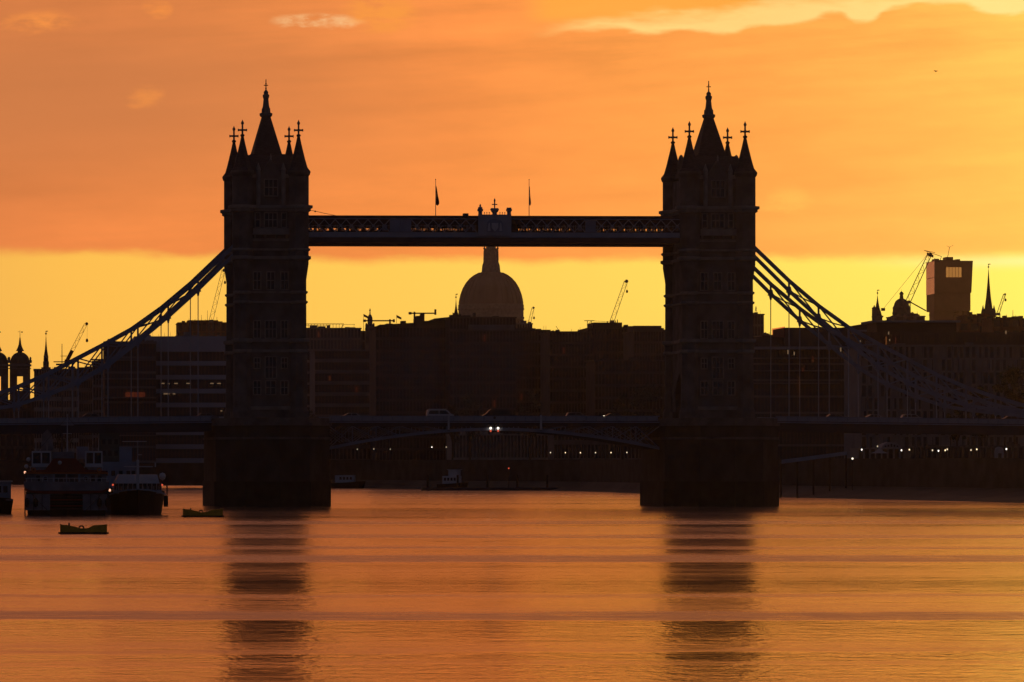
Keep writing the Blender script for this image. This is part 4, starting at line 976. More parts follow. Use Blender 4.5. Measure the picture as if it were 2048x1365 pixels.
# ship mast group
c = at(124, 1500, 2); r = thing('ship_mast', c, 'mast with radar platforms standing behind the left chain', 'mast', rz=-YAW)
k_ = 1500 / FPX; z0, z1 = 0, zh(688, 1500) - 2
MB().tube((0, 0, z0), (0, 0, z1), .35, .08, 8).build('pole', STEELD, r)
for yy, a, b, t in ((725, -17, 6, .25), (731, -12, 10, .45), (735, -9, 16, .25), (713, -3, 10, .12)):
    z = zh(yy, 1500) - 2; MB().box(a * k_, b * k_, -.6, .6, z, z + t).build('platform', STEELD, r)
for s in (-1, 1): MB().bar((s * 1.0, 0, zh(760, 1500) - 2), (s * .3, 0, zh(732, 1500) - 2), .2).build('leg', STEELD, r)

# ---------- cranes
def crane(label, bx_, by, tx, ty, D, w=1.7, mastw=2.0, tie=True, counter=None, hook=None, m=CRANER, head=False, bar=.16, solid=0.0, mbase=True):
    a = at(bx_, D, GZ); root = thing('tower_crane', a, label, 'crane', rz=-YAW, group='construction cranes on the skyline'); k_ = D / FPX
    zb = zh(by, D) - GZ; X1 = (tx - bx_) * k_; Z1 = zh(ty, D) - GZ
    if mbase:
        t = MB(); hw = mastw / 2
        for sx in (-1, 1):
            for sy in (-1, 1): t.bar((sx * hw, sy * hw, 0), (sx * hw, sy * hw, zb), .2)
        z = zb; n = 0
        while z > max(zb - 30, 2): t.bar((-hw if n % 2 else hw, -hw, z), (hw if n % 2 else -hw, -hw, z - mastw), .12); z -= mastw; n += 1
        t.build('tower_mast', m, root)
    MB().box(-hw if mbase else -.8, hw if mbase else .8, -1, 1, zb - .8, zb + .5).build('slewing_ring', m, root)
    d = Vector((X1, 0, Z1 - zb)); L = d.length; u = d.normalized(); nrm = Vector((-u.z, 0, u.x))
    j = MB(); P0 = Vector((0, 0, zb)); c1 = lambda t, s: P0 + u * (L * t) + nrm * (s * w / 2)
    for s in (-1, 1):
        for yy in (-.5, .5): j.bar(c1(0, s) + Vector((0, yy, 0)), c1(1, s * .8) + Vector((0, yy, 0)), bar)
    n = max(6, int(L / (w * 1.1)))
    for i in range(n):
        s = 1 if i % 2 else -1; j.bar(c1(i / n, s), c1((i + 1) / n, -s), bar * .75)
        if i % 2 == 0: j.bar(c1(i / n, 1), c1(i / n, -1), bar * .6)
    j.build('jib', m, root)
    if solid: MB().bar(c1(0, 0), c1(solid, 0), w * .9, w * .9).build('jib_heel', m, root)
    hd = MB(); hd.lathe([(.1, 0), (w * .45, .1), (w * .45, .5), (.1, .6)], 8); hd.v = [(c1(1, 0).x + v[0] + .3, v[2] - .3, c1(1, 0).z + v[1]) for v in hd.v]; hd.build('jib_head', m, root)
    if hook:
        hx = (hook[0] - bx_) * k_; hz_ = zh(hook[1], D) - GZ; h = MB(); h.tube((hx, 0, hz_), (c1(1, 0).x + .6, 0, c1(1, 0).z), .035, .035, 4); h.lathe([(.1, hz_ - .9), (.55, hz_ - .5), (.5, hz_ + .3), (.1, hz_ + .8)], 8, hx, 0); h.build('hook_block', STEELD, root)
    if counter:
        cx_, cy_ = (counter[0] - bx_) * k_, zh(counter[1], D) - GZ
        MB().tube((cx_, 0, cy_), tuple(c1(1, .8)), .07, .07, 4).build('tie_rope', STEELD, root); MB().box(cx_ - 1.6 * k_ * 2, cx_ + 1.8 * k_ * 2, -1, 1, cy_ - 1.6 * k_ * 2, cy_ + 1.2 * k_ * 2).build('counterweight', STEELD, root)
    if head:
        g = MB(); e = c1(1, 0); v = u.cross(Vector((0, 1, 0)))
        f0 = e + nrm * 2.3; f1 = e - nrm * 2.3
        q = MB(); q.box(-1.2, 1.8, -.6, .6, -.6, .6); q.v = [tuple(e + Vector((v_[0] * .95, v_[1], v_[2] - v_[0] * .38))) for v_ in q.v]; q.build('jib_head_frame', STEELD, root)
        for s1, s2 in (((-2.5, 2.0), (5.5, -.8)), ((5.5, -.8), (4.6, -3.4)), ((4.6, -3.4), (2.2, -1.6)), ((-2.5, 2.0), (2.6, 1.0))): g.bar(e + Vector((s1[0], 0, s1[1])), e + Vector((s2[0], 0, s2[1])), .22)
        g.build('maintenance_platform', STEELD, root)
    return root
crane('crane with white lattice jib rising close left of the left tower', 422, 642, 447, 541, 2700, 2.0, hook=(450, 565), m=CRANEW, solid=.0)
crane('red-heeled crane leaning right above the left chain', 134, 722, 172, 648, 2300, 1.5, hook=(174, 681), m=CRANER, solid=.28)
crane('tall crane with slanted jib left of the right tower', 1224, 643, 1252, 563, 2700, 2.0, hook=(1254, 583), m=CRANEW)
crane('small pale crane just right of the great dome', 1059, 646, 1066, 616, 3200, 1.6, hook=(1068, 636), m=CRANEW, bar=.14)
crane('large crane with rope and counterweight left of the square tower block', 1816, 604, 1859, 510, 2500, 2.2, counter=(1766, 619), head=True, m=CRANEW, bar=.2)
crane('little crane right of the tall slender spire', 1996, 628, 2009, 589, 2900, 1.3, m=CRANEW, hook=(2011, 600))
# the big crane's second stay and boom foot
c = at(1835, 2500, zh(608, 2500)); r = thing('roof_boom', c, 'dark boom sloping from the big crane down to the square tower block', 'boom', rz=-YAW)
MB().bar((-wm(19, 2500), 0, wm(6, 2500)), (wm(17, 2500), 0, -wm(14, 2500)), .5, .5).build('boom', STEELD, r)

# ---------- middle skyline
block('office_building', 'flat roofed office right behind the left tower with a roof framework', 'office building', 600, 722, 656, 2100, 40, CONC, 4.2, 18, GLASSB, CONC, CONC, lit=.03, litm=LITR)
c = at(660, 2110, zh(656, 2110)); r = thing('roof_framework', c, 'long thin steel framework on the flat roof right of the left tower', 'roof frame', rz=-YAW)
k_ = 2110 / FPX
MB().box(-50 * k_, 28 * k_, 0, .4, 7 * k_, 8.3 * k_).build('top_beam', STEELD, r); MB().box(-50 * k_, 2 * k_, 3, 3.3, 4.6 * k_, 5.2 * k_).build('middle_beam', STEELD, r); MB().box(28 * k_, 50 * k_, 0, .25, 6.3 * k_, 7.0 * k_).build('boom', STEELD, r)
for i in range(13): MB().box((-50 + i * 6.2) * k_, (-49.3 + i * 6.2) * k_, 0, .3, 0, 7 * k_).build('strut', STEELD, r)
MB().bar((22 * k_, .1, 0), (28 * k_, .1, 6.5 * k_), .2).build('brace', STEELD, r)
block('stone_building', 'low roofed stone building under the ornate turret on the centre-left skyline', 'building', 712, 772, 662, 2180, 24, STONE, 4.0, 10)
# ornate turret with flags
D = 2150; k_ = D / FPX; c = at(740, D, GZ); r = thing('ornate_turret', c, 'ornate stepped turret with a pointed dome on the skyline right of the left tower', 'turret', rz=-YAW); zb = zh(660, D) - GZ
MB().box(-9 * k_, 10 * k_, -9 * k_, 9 * k_, 0, zb).build('tower', STONE, r)
MB().lathe([(11 * k_, zb), (10 * k_, zb + 5 * k_), (8.2 * k_, zb + 6 * k_), (8.2 * k_, zb + 10 * k_), (5.2 * k_, zb + 12 * k_), (5.2 * k_, zb + 17 * k_), (5.6 * k_, zb + 19 * k_), (5.2 * k_, zb + 24 * k_), (3.2 * k_, zb + 29 * k_), (1.4 * k_, zb + 31 * k_), (1.0 * k_, zb + 37 * k_), (1.9 * k_, zb + 39 * k_), (.8 * k_, zb + 41 * k_), (.4 * k_, zb + 43 * k_)], 8, 0, 0, R(22.5)).build('dome', LEAD, r)
for i in range(4):
    t = R(45 + 90 * i); MB().lathe([(1.5 * k_, zb), (1.5 * k_, zb + 9 * k_), (.2, zb + 13 * k_)], 6, math.cos(t) * 10.5 * k_, math.sin(t) * 10.5 * k_).build('corner_pinnacle', STONE, r)
for px, yb, yt, lab in ((727, 658, 628, 'small dark flag on a pole beside the ornate turret'), (793, 642, 630, 'small striped flag on a short pole between two roof cradles')):
    c = at(px, 2100, zh(yb, 2100)); r = thing('flagpole', c, lab, 'flagpole', rz=-YAW, group='flags on the central roofs'); h = wm(yb - yt, 2100)
    MB().tube((0, 0, -1), (0, 0, h), .09, .06, 6).build('pole', STEELD, r)
    f = MB(); f.add([(.1, 0, h - .1), (1.0, .15, h - .55), (1.9, -.1, h - 1.1), (1.9, -.1, h - 1.9), (1.0, .15, h - 1.5), (.1, 0, h - 1.1)], [(0, 1, 4, 5), (1, 2, 3, 4)]); f.add([(x, y + .04, z) for x, y, z in f.v], [(5, 4, 1, 0), (4, 3, 2, 1)]); f.build('flag', CLOTH, r)
# central dark masses
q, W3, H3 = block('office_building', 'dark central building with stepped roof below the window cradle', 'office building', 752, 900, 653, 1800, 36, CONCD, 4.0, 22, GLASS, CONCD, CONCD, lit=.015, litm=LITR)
k_ = 1800 / FPX
rf = MB(); rf.prism([(-W3/2 + .3, H3), (W3/2, H3), (W3/2, H3 + 19 * k_), (W3/2 - 30 * k_, H3 + 16 * k_), (W3/2 - 31 * k_, H3 + 12 * k_), (W3/2 - 60 * k_, H3 + 10.5 * k_), (W3/2 - 61 * k_, H3 + 8 * k_), (-W3/2 + 8 * k_, H3 + 3.5 * k_)], 2, 30); rf.build('stepped_roof', CONCD, q)
for px, w__, y in ((808, 9, 642), (841, 15, 632), (846, 7, 628), (833, 6, 637)): x = (px - 826) * k_; roofbox(q, x - w__/2*k_, x + w__/2*k_, 1, 8, H3, zh(y, 1800) - GZ, CONCD)
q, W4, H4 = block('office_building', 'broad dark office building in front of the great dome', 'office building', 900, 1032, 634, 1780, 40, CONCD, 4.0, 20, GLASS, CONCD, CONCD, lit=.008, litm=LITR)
MB().box(-W4/2 + 6, W4/2 - .5, -.4, -.05, H4 - 4.4, H4 - 2.6).build('pale_fascia', CONC, q)
for px, y in ((905, 630), (918, 629), (912, 626)): x = (px - 966) * 1780 / FPX; roofbox(q, x - .8, x + .8, 1, 4, H4, zh(y, 1780) - GZ, CONCD)
def cradle(label, x0, x1, y, xm, D=1795, knob=None, strut=None):
    c = at(xm, D, zh(y + 10, D)); r = thing('window_cradle', c, label, 'roof crane', rz=-YAW, group='roof cradles above the central buildings'); k_ = D / FPX; z = 10 * k_
    MB().box((x0 - xm) * k_, (x1 - xm) * k_, 0, .5, z - .2, z + .22).build('arm', STEELD, r)
    MB().box(-1.6 * k_, 1.6 * k_, -.3, .8, -3, z + 3 * k_).build('mast', STEELD, r)
    MB().box((x0 - xm) * k_ - .1, (x0 - xm + 5) * k_, -.3, .8, z - .4, z + .42).build('counterweight', STEELD, r)
    MB().box((x1 - xm - 3) * k_, (x1 - xm) * k_ + .1, -.3, .8, z - .5, z + (.5 if not knob else 1.3)).build('cradle_head', STEELD, r)
    if strut: MB().bar(((strut[0] - xm) * k_, .2, 0), ((strut[1] - xm) * k_, .2, z), .25).build('strut', STEELD, r)
cradle('left long roof cradle arm at the height of the ornate turret', 727, 789, 642, 780)
cradle('right, higher roof cradle arm left of the great dome', 818, 872, 627, 829, knob=True, strut=(839, 848))

# ---------- the great dome
D = 4000; k_ = D / FPX; c = at(982, D, GZ + 6); r = thing('cathedral', c, 'great lead-covered cathedral dome with stone lantern, framed under the walkway', 'cathedral', rz=-YAW); b0 = GZ + 6
Z = lambda py: zh(py, D) - b0
MB().lathe([(70 * k_, 0), (70 * k_, Z(664)), (64 * k_, Z(662))], 24).build('drum_base', STONE2, r)
MB().lathe([(60 * k_, Z(664)), (60 * k_, Z(640)), (66 * k_, Z(639)), (66.5 * k_, Z(635)), (65 * k_, Z(634)), (65 * k_, Z(621)), (66.5 * k_, Z(620)), (66.5 * k_, Z(618)), (64 * k_, Z(616))], 48).build('drum', STONE2, r)
for i in range(32):
    t = 2 * math.pi * i / 32; MB().tube((math.cos(t) * 63.5 * k_, math.sin(t) * 63.5 * k_, Z(664)), (math.cos(t) * 63.5 * k_, math.sin(t) * 63.5 * k_, Z(639)), .8, .7, 8).build('column', STONE2, r)
dm = MB(); dm.lathe([(63.5 * k_, Z(618)), (63.8 * k_, Z(608)), (62.6 * k_, Z(600)), (60 * k_, Z(589)), (55.5 * k_, Z(577)), (49 * k_, Z(566)), (41.5 * k_, Z(557.5)), (33 * k_, Z(551)), (24 * k_, Z(546.5)), (17 * k_, Z(544))], 64); do = dm.build('dome', LEAD, r, smooth=True)
for i in range(32):
    t = 2 * math.pi * (i + .5) / 32; rb = MB(); P = [(63.8, 608), (62.6, 600), (60, 589), (55.5, 577), (49, 566), (41.5, 557.5), (33, 551), (24, 546.5)]
    for (a, ya), (b, yb) in zip(P, P[1:]): rb.bar((math.cos(t) * a * k_, math.sin(t) * a * k_, Z(ya)), (math.cos(t) * b * k_, math.sin(t) * b * k_, Z(yb)), .7, .7)
    rb.build('dome_rib', LEAD, do)
MB().lathe([(65.5 * k_, Z(618)), (65.5 * k_, Z(610)), (64.5 * k_, Z(609.5))], 48).build('stone_gallery', STONE2, r)
la = MB(); la.lathe([(19 * k_, Z(545)), (18.5 * k_, Z(541)), (17.5 * k_, Z(531)), (16.5 * k_, Z(530)), (15.2 * k_, Z(523)), (14.2 * k_, Z(522)), (13.2 * k_, Z(501)), (14.8 * k_, Z(500)), (14.8 * k_, Z(498)), (10 * k_, Z(497)), (9.5 * k_, Z(486)), (10.5 * k_, Z(485)), (8 * k_, Z(474)), (3 * k_, Z(468))], 16); lo_ = la.build('lantern', STONE2, r)
MB().lathe([(1.5 * k_, Z(469)), (2 * k_, Z(463)), (5.5 * k_, Z(460)), (6.5 * k_, Z(455)), (5 * k_, Z(450)), (1 * k_, Z(448))], 12).build('ball', LEAD, r, smooth=True)
cr = MB(); cr.box(-.5, .5, -.4, .4, Z(449), Z(434)); cr.box(-2.4, 2.4, -.4, .4, Z(442), Z(439)); cr.build('cross', LEAD, r)
for i in range(8):
    t = 2 * math.pi * (i + .5) / 8
    for rad, y0, y1 in ((16.6, 499, 493), (18.2, 531, 526)): MB().lathe([(.45, Z(y0)), (.7, Z(y0) + .5), (.5, Z(y0) + 1), (.05, Z(y1))], 6, math.cos(t) * rad * k_ * .87, math.sin(t) * rad * k_ * .87).build('urn', STONE2, lo_)
    MB().tube((math.cos(t) * 14.6 * k_, math.sin(t) * 14.6 * k_, Z(522)), (math.cos(t) * 14.2 * k_, math.sin(t) * 14.2 * k_, Z(501)), .6, .55, 6).build('lantern_column', STONE2, lo_)

block('apartment_block', 'small pinkish block beside the base of the great dome', 'building', 1034, 1065, 647, 2600, 20, STONE2, 4, 6, lit=0)
q, W5, H5 = block('office_building', 'long low roofline between the great dome and the right cranes', 'office building', 1028, 1100, 660, 1900, 30, CONCD, 4, 12, lit=.01, litm=LITR)
roofbox(q, -W5/2, -W5/2 + wm(45, 1900), 3, 20, H5, H5 + wm(3.5, 1900), CONCD)
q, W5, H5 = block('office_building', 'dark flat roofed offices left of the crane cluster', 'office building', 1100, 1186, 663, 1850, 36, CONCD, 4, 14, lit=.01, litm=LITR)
for px, y in ((1122, 652), (1160, 658)): x = (px - 1143) * 1850 / FPX; MB().bar((x, 5, H5), (x + (-1.2 if px < 1130 else 0), 5, H5 + wm(663 - y, 1850)), .14).build('aerial', STEELD, q)
q, W5, H5 = block('office_building', 'brown office block with a raised plant room under the slanted crane', 'office building', 1176, 1272, 656, 2000, 36, CLAD, 4.2, 16, lit=.01, litm=LITR)
k_ = 2000 / FPX; roofbox(q, (1188 - 1224) * k_, (1246 - 1224) * k_, 3, 24, H5, H5 + 11 * k_, CLAD); roofbox(q, (1252 - 1224) * k_, (1258 - 1224) * k_, 3, 9, H5, H5 + 6.5 * k_, CLAD, 'chimney')
for px, h in ((1217, 3), (1227, 2.6), (1233, 4.5), (1237, 6)): mast(q, (px - 1224) * k_, 4, H5 + 11 * k_, H5 + (11 + h) * k_, .22, STEELD, 'aerial')
fr = MB()
for px in (1178, 1186): fr.bar(((px - 1224) * k_, 6, H5), ((px - 1224) * k_, 6, H5 + 15 * k_), .2)
fr.bar(((1172 - 1224) * k_, 6, H5 + 15 * k_), ((1192 - 1224) * k_, 6, H5 + 15 * k_), .25); fr.bar(((1178 - 1224) * k_, 6, H5 + 7 * k_), ((1186 - 1224) * k_, 6, H5 + 14 * k_), .15); fr.bar(((1192 - 1224) * k_, 6, H5 + 14.5 * k_), ((1222 - 1224) * k_, 6, H5 + 13 * k_), .12); fr.build('gantry', STEELD, q)
q, W5, H5 = block('office_building', 'plain dark block touching the left edge of the right tower', 'office building', 1268, 1345, 661, 1950, 36, CONCD, 4.2, 14, lit=.01, litm=LITR)
roofbox(q, -W5/2 + .2, -W5/2 + wm(57, 1950), 3, 24, H5, H5 + wm(9.5, 1950), CONCD)
# nearer wharf buildings and the old customs range below
block('customs_house', 'long low classical riverside building with a row of columns, under mid span', 'building', 905, 1110, 868, 1690, 24, STONE2, 5.5, 30, GLASS, STONE2, STONE2, bandh=1.6)
block('wharf_building', 'dark mid-height wharf building right of the left tower', 'building', 640, 905, 838, 1830, 20, STONE, 4.0, 34, bandh=1.4, lit=.01, litm=LITR)
block('wharf_building', 'dark mid-height building left of the right tower', 'building', 1108, 1300, 850, 1640, 20, STONE, 4.0, 26, bandh=1.4, lit=0)
block('office_building', 'mid-rise offices with a few dim red windows right of the left tower', 'office building', 630, 776, 700, 1930, 34, CONC, 4.0, 22, GLASSB, CONC, CONCD, bandh=1.3, lit=.03, litm=LITR)
block('office_building', 'mid-rise dark offices behind the tree tops at mid span', 'office building', 1190, 1340, 720, 1760, 30, CONCD, 4.0, 22, GLASS, CONCD, CONCD, lit=0)

# ---------- right side
q, W6, H6 = block('office_building', 'black box building just right of the right tower', 'office building', 1490, 1528, 628, 2100, 26, CONCD, 4.2, 6, lit=0)
an = MB(); an.bar((W6/2 - 3.2, 3, H6), (W6/2 - 2.8, 3, H6 + 2.3), .12); an.bar((W6/2 - 2.3, 3, H6), (W6/2 - 2.7, 3, H6 + 2.3), .12); an.lathe([(.15, H6 + 1.2), (.25, H6 + 2.2), (.1, H6 + 3)], 6, W6/2 - 2.7, 3); an.build('roof_aerial', STEELD, q)
block('office_building', 'low stepped roof behind the right chains', 'office building', 1526, 1550, 670, 1900, 26, CONCD, 4.2, 6, lit=0)
q, W6, H6 = block('glass_office', 'curved-front glass office with pale roof edge right of the right tower', 'office building', 1500, 1735, 694, 1500, 34, CONCD, 4.0, 32, GLASSB, CONC, CONCD, bandh=.55, lit=0)
roofbox(q, -W6/2 + wm(73, 1500), W6/2 - 3, 4, 28, H6, zh(655, 1500) - GZ, CONCD)

roofbox(q, -W6/2 + wm(10, 1500), -W6/2 + wm(73, 1500) - .01, 6, 28, H6, zh(674, 1500) - GZ, CONCD, 'roof_step')
MB().prism([(-W6/2 + wm(47, 1500), zh(675, 1500) - GZ), (-W6/2 + wm(73, 1500) - .02, zh(675, 1500) - GZ), (-W6/2 + wm(73, 1500) - .02, zh(653, 1500) - GZ), (-W6/2 + wm(47, 1500), zh(657, 1500) - GZ)], 3, 3.06).build('glass_screen', SHEET, q)
cv = MB(); n = 10
for j, py in enumerate((694, 716, 741, 766)):
    z = zh(py, 1500) - GZ
    P = [(-W6/2 + W6 * .75 * i / n, -2.6 * math.sin(math.pi * min(1, (i + 1) / n) * .62) - .3) for i in range(n + 1)] + [(-W6/2 + W6 * .75, .1), (-W6/2, .1)]
    MB().prism(P, z - (.75 if j == 0 else .3), z, 'z').build('curved_ledge', CLADP if j == 0 else CONC, q)
for px, y0, y1, mm in ((1596, 752, 795, LITO), (1573, 700, 709, LITW), (1585.5, 704, 711, LITW), (1681, 690, 710, LITW), (1623, 713, 724, LITR), (1603, 736, 744, LITR)):
    x = (px - 1617.5) * 1497 / FPX; MB().box(x - .14, x + .14, -.6 - 2.4 * (px < 1640), -.4 - 2.4 * (px < 1640), zh(y1, 1497) - GZ, zh(y0, 1497) - GZ).build('lit_strip', mm, q)
block('office_building', 'dark building with sloping roof left of the short spire at right', 'office building', 1690, 1800, 660, 1560, 30, CONCD, 4.0, 16, GLASS, CLADP, CONCD, lit=.01, bandh=.5)
qq = [o for o in bpy.data.objects if o.get('label', '').startswith('dark building with sloping roof')][0]
W7, H7 = wm(110, 1560), zh(660, 1560) - GZ; k_ = 1560 / FPX
MB().prism([(-W7/2, H7), (W7/2, H7), (W7/2, H7 + 18 * k_), (W7/2 - 24 * k_, H7 + 20 * k_), (-W7/2 + 8 * k_, H7 + 7 * k_)], .5, 26).build('sloping_roof', CLAD, qq)
block('apartment_block', 'wide pale-framed apartment block at the right with a grid of windows', 'apartment block', 1722, 2075, 690, 1420, 30, CONC, 3.15, 29, GLASS, CONC, CONC, bandh=.45, lit=.0, skip=.12, irregular=True)
qq = [o for o in bpy.data.objects if o.get('label', '').startswith('wide pale-framed')][0]
H8 = zh(690, 1420) - GZ; k_ = 1420 / FPX; W8 = wm(353, 1420)
roofbox(qq, -W8/2 + 5 * k_, W8/2, 5, 26, H8, zh(664, 1420) - GZ, CLAD, 'upper_storey'); roofbox(qq, -W8/2 + 40 * k_, -W8/2 + 200 * k_, 7, 24, zh(664, 1420) - GZ, zh(643, 1420) - GZ, CLAD, 'penthouse')
MB().box(-W8/2 + 30 * k_, -W8/2 + 206 * k_, 5.5, 26, zh(644, 1420) - GZ, zh(640, 1420) - GZ).build('penthouse_roof', CLADP, qq)
for i in range(40):
    x = -W8/2 + 8 * k_ + i * 8.5 * k_; MB().box(x, x + 1.6 * k_, 4.7, 4.98, H8 + .6, zh(668, 1420) - GZ).build('upper_fin', CLAD, qq)
for px, y0, y1, mm in ((1776, 672, 690, LITO), (1781, 662, 668, LITW), (1783, 677, 681, LITW), (1724, 680, 686, LITW), (2017, 660, 667, LITW), (1795, 673, 686, LITR)):
    x = (px - 1898.5) * 1415 / FPX; MB().box(x - .13, x + .13, 3.3, 3.5, zh(y1, 1415) - GZ, zh(y0, 1415) - GZ).build('lit_strip', mm, qq)
for a, b, y, D, lab, m in ((1932, 1990, 631, 2300, 'reddish hazy block at the foot of the tall slender spire', BRICKR), (1985, 2060, 637, 2100, 'reddish hazy buildings at the right edge of the skyline', BRICKR), (1918, 1960, 645, 2200, 'red-brown block under the right side of the square tower', BRICKR), (1790, 1850, 632, 2400, 'low roofs between the small dome and the square tower', STONE)):
    q, W_, H_ = block('brick_building', lab, 'building', a, b, y, D, 24, m, 4, None, bandh=1.5)
    k_ = D / FPX
    for i in range(3): x = -W_/2 + W_ * (.2 + .3 * i); roofbox(q, x - .8, x + .8, 3, 5, H_, H_ + random.uniform(.5, 1.6), m, 'chimney')
    if a > 1980: mast(q, (2029 - 2022) * k_, 4, H_, H_ + 17 * k_, .14); roofbox(q, (2034 - 2022) * k_, (2044 - 2022) * k_, 3, 6, H_, H_ + 4 * k_, m)
# small dome at right
D = 2450; k_ = D / FPX; c = at(1803, D, GZ); r = thing('domed_building', c, 'small dark dome with a lantern, left of the square tower block', 'dome', rz=-YAW); Z = lambda py: zh(py, D) - GZ
MB().box(-19 * k_, 19 * k_, -19 * k_, 19 * k_, 0, Z(632)).build('wall', STONE, r)
MB().lathe([(18.5 * k_, Z(632)), (17.5 * k_, Z(620)), (18 * k_, Z(616)), (15.5 * k_, Z(612)), (14.5 * k_, Z(608)), (12 * k_, Z(603)), (8 * k_, Z(599.5)), (4 * k_, Z(597.5))], 20).build('dome', COPPER, r)
MB().lathe([(4.6 * k_, Z(599)), (4.0 * k_, Z(597)), (3.2 * k_, Z(590)), (4.4 * k_, Z(589)), (4.2 * k_, Z(587)), (2.4 * k_, Z(584.6)), (.3 * k_, Z(583)), (.2 * k_, Z(579))], 10).build('lantern', COPPER, r)
for s in (-1, 1): MB().lathe([(.6, Z(632)), (.6, Z(628)), (.9, Z(627)), (.1, Z(625))], 6, s * 18.5 * k_, -18.5 * k_).build('urn', STONE, r)
# the square tower block
D = 4300; k_ = D / FPX; c = at(1907, D, GZ); r = thing('tower_block', c, 'square tower block with wider upper half and a big glowing pane painted as an opening, at right', 'tower block', rz=-YAW + R(0)); Z = lambda py: zh(py, D) - GZ
X = lambda px: (px - 1907) * k_
MB().box(X(1869), X(1941), 0, 39, Z(622), Z(586)).build('lower_shaft', REDCLAD, r)
MB().frustum(X(1869), X(1942.5), -.8, 39, Z(586), X(1869), X(1945.5), -.8, 39, Z(522)).build('upper_shaft', REDCLAD, r)
for y0, y1 in ((588, 556), (555, 523)): MB().box(X(1869) - .25, X(1869) - .01, -.7, 39, Z(y0), Z(y1)).build('flank_panel', FLANK, r)
for x0, x1 in ((1869.2, 1908), (1918, 1925), (1930, 1933), (1937, 1940)): MB().box(X(x0), X(x1), 2, 26, 0, Z(622)).build('leg', REDCLAD, r)
MB().box(X(1868.5), X(1930), 2, 26, Z(630), Z(627.5)).build('podium_beam', REDCLAD, r)
w = MB(); w.box(X(1891), X(1923), -.95, -.80, Z(555), Z(535)); wo = w.build('glowing_opening_pane', lamp_mat('painted_sunset_glow', (1.0, .42, .09), .35), r)  # emissive pane on the solid shaft, painted as sunset sky showing through
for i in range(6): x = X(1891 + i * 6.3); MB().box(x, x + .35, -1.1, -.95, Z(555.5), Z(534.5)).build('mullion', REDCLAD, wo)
for i, (a, b, y) in enumerate(((1871, 1874, 520), (1872, 1880, 517.5), (1894, 1908, 514), (1914, 1922, 518.5), (1881, 1900, 520))): roofbox(r, X(a), X(b), 4, 20, Z(522), Z(y), REDCLAD)
for f0 in range(5): MB().box(X(1869), X(1942), -1.0, -.8, Z(530 + f0 * 12), Z(530 + f0 * 12) + .3).build('floor_line', REDCLAD, r) if f0 in (3, 4) else None
mst = MB(); mst.bar((X(1898.5), 8, Z(515)), (X(1902.5), 8, Z(494)), .35); mst.bar((X(1902.5), 8, Z(494)), (X(1896.5), 8, Z(491)), .22); mst.bar((X(1902.5), 8, Z(494)), (X(1910), 8, Z(490)), .22); mst.build('roof_aerial', STEELD, r)

# ---------- quayside at right: gangway, tent, kiosk
c = at(1626, 1235, 0); r = thing('gangway', c, 'pale sloping gangway on the right bank below the bridge', 'gangway', rz=-YAW)
k_ = 1235 / FPX; a, b = (-64 * k_, zh(928, 1235)), (66 * k_, zh(905, 1235))
g = MB(); g.prism([(a[0], a[1]), (b[0], b[1] - .6), (b[0], b[1] + .2), (a[0], a[1] + .9)], -1.2, -1.05); g.build('side_panel', PALEB, r)
MB().prism([(a[0], a[1] + .2), (b[0], b[1] - .4), (b[0], b[1] - .25), (a[0], a[1] + .35)], -1.04, 1.2).build('ramp', STEELD, r)
for i in range(5): t = i / 4; x = a[0] + (b[0] - a[0]) * t; z = a[1] + (b[1] - a[1]) * t; MB().tube((x, 0, -1), (x, 0, z), .2, .2, 8).build('pile', RUBBER, r)
c = at(1759, 1230, 0); r = thing('canopy_tent', (c.x, c.y, GZ), 'pale pyramid canopy on the right quay below the bridge', 'tent', rz=-YAW + .3); k_ = 1230 / FPX
z0, z1 = zh(907, 1230) - GZ, zh(899, 1230) - GZ
MB().lathe([(19 * k_, z0), (8 * k_, z0 + (z1 - z0) * .5), (.1, z1 + .4)], 4, 0, 0, R(45)).build('canopy', CLADP, r)
for i in range(4): t = R(45 + 90 * i); MB().tube((math.cos(t) * 18 * k_, math.sin(t) * 18 * k_, 0), (math.cos(t) * 18 * k_, math.sin(t) * 18 * k_, z0), .06, .06, 6).build('pole', STEELD, r)
q, W9, H9 = block('pavilion', 'low pavilion with a half-round fan window on the right quay', 'pavilion', 1716, 1812, 897, 1262, 12, STONE2, 4.5, 8, bandh=.5, cornice=.2)
k_ = 1262 / FPX
P = [((1782 - 1764 + 19 * math.cos(R(a_))) * k_, H9 + 12 * k_ * math.sin(R(a_))) for a_ in range(0, 181, 15)]
hw_ = MB().prism(P, 0, 6).build('round_gable', CLADP, q)
for i in range(5): x = (1782 - 1764 - 13 + i * 6) * k_; MB().box(x, x + 3.6 * k_, -.1, -.004, H9 + .3, H9 + (9 - abs(i - 2) * 1.8) * k_).build('fan_pane', GLASS, hw_)
block('ticket_hall', 'long low glazed building on the far quay at the right edge', 'building', 1820, 2080, 893, 1225, 10, CONCD, 4.0, 24, bandh=.5, cornice=.3)
c = at(1998, 1190, GZ); r = thing('white_kiosk', c, 'pale rounded kiosk on the right quay near the frame edge', 'kiosk', rz=-YAW); MB().lathe([(1.0, 0), (1.05, 2.2), (.9, 3.1), (.3, 3.4)], 12).build('body', CLADP, r); MB().box(-.35, .35, -1.08, -.9, 0, 2.0).build('door', GLASS, r)
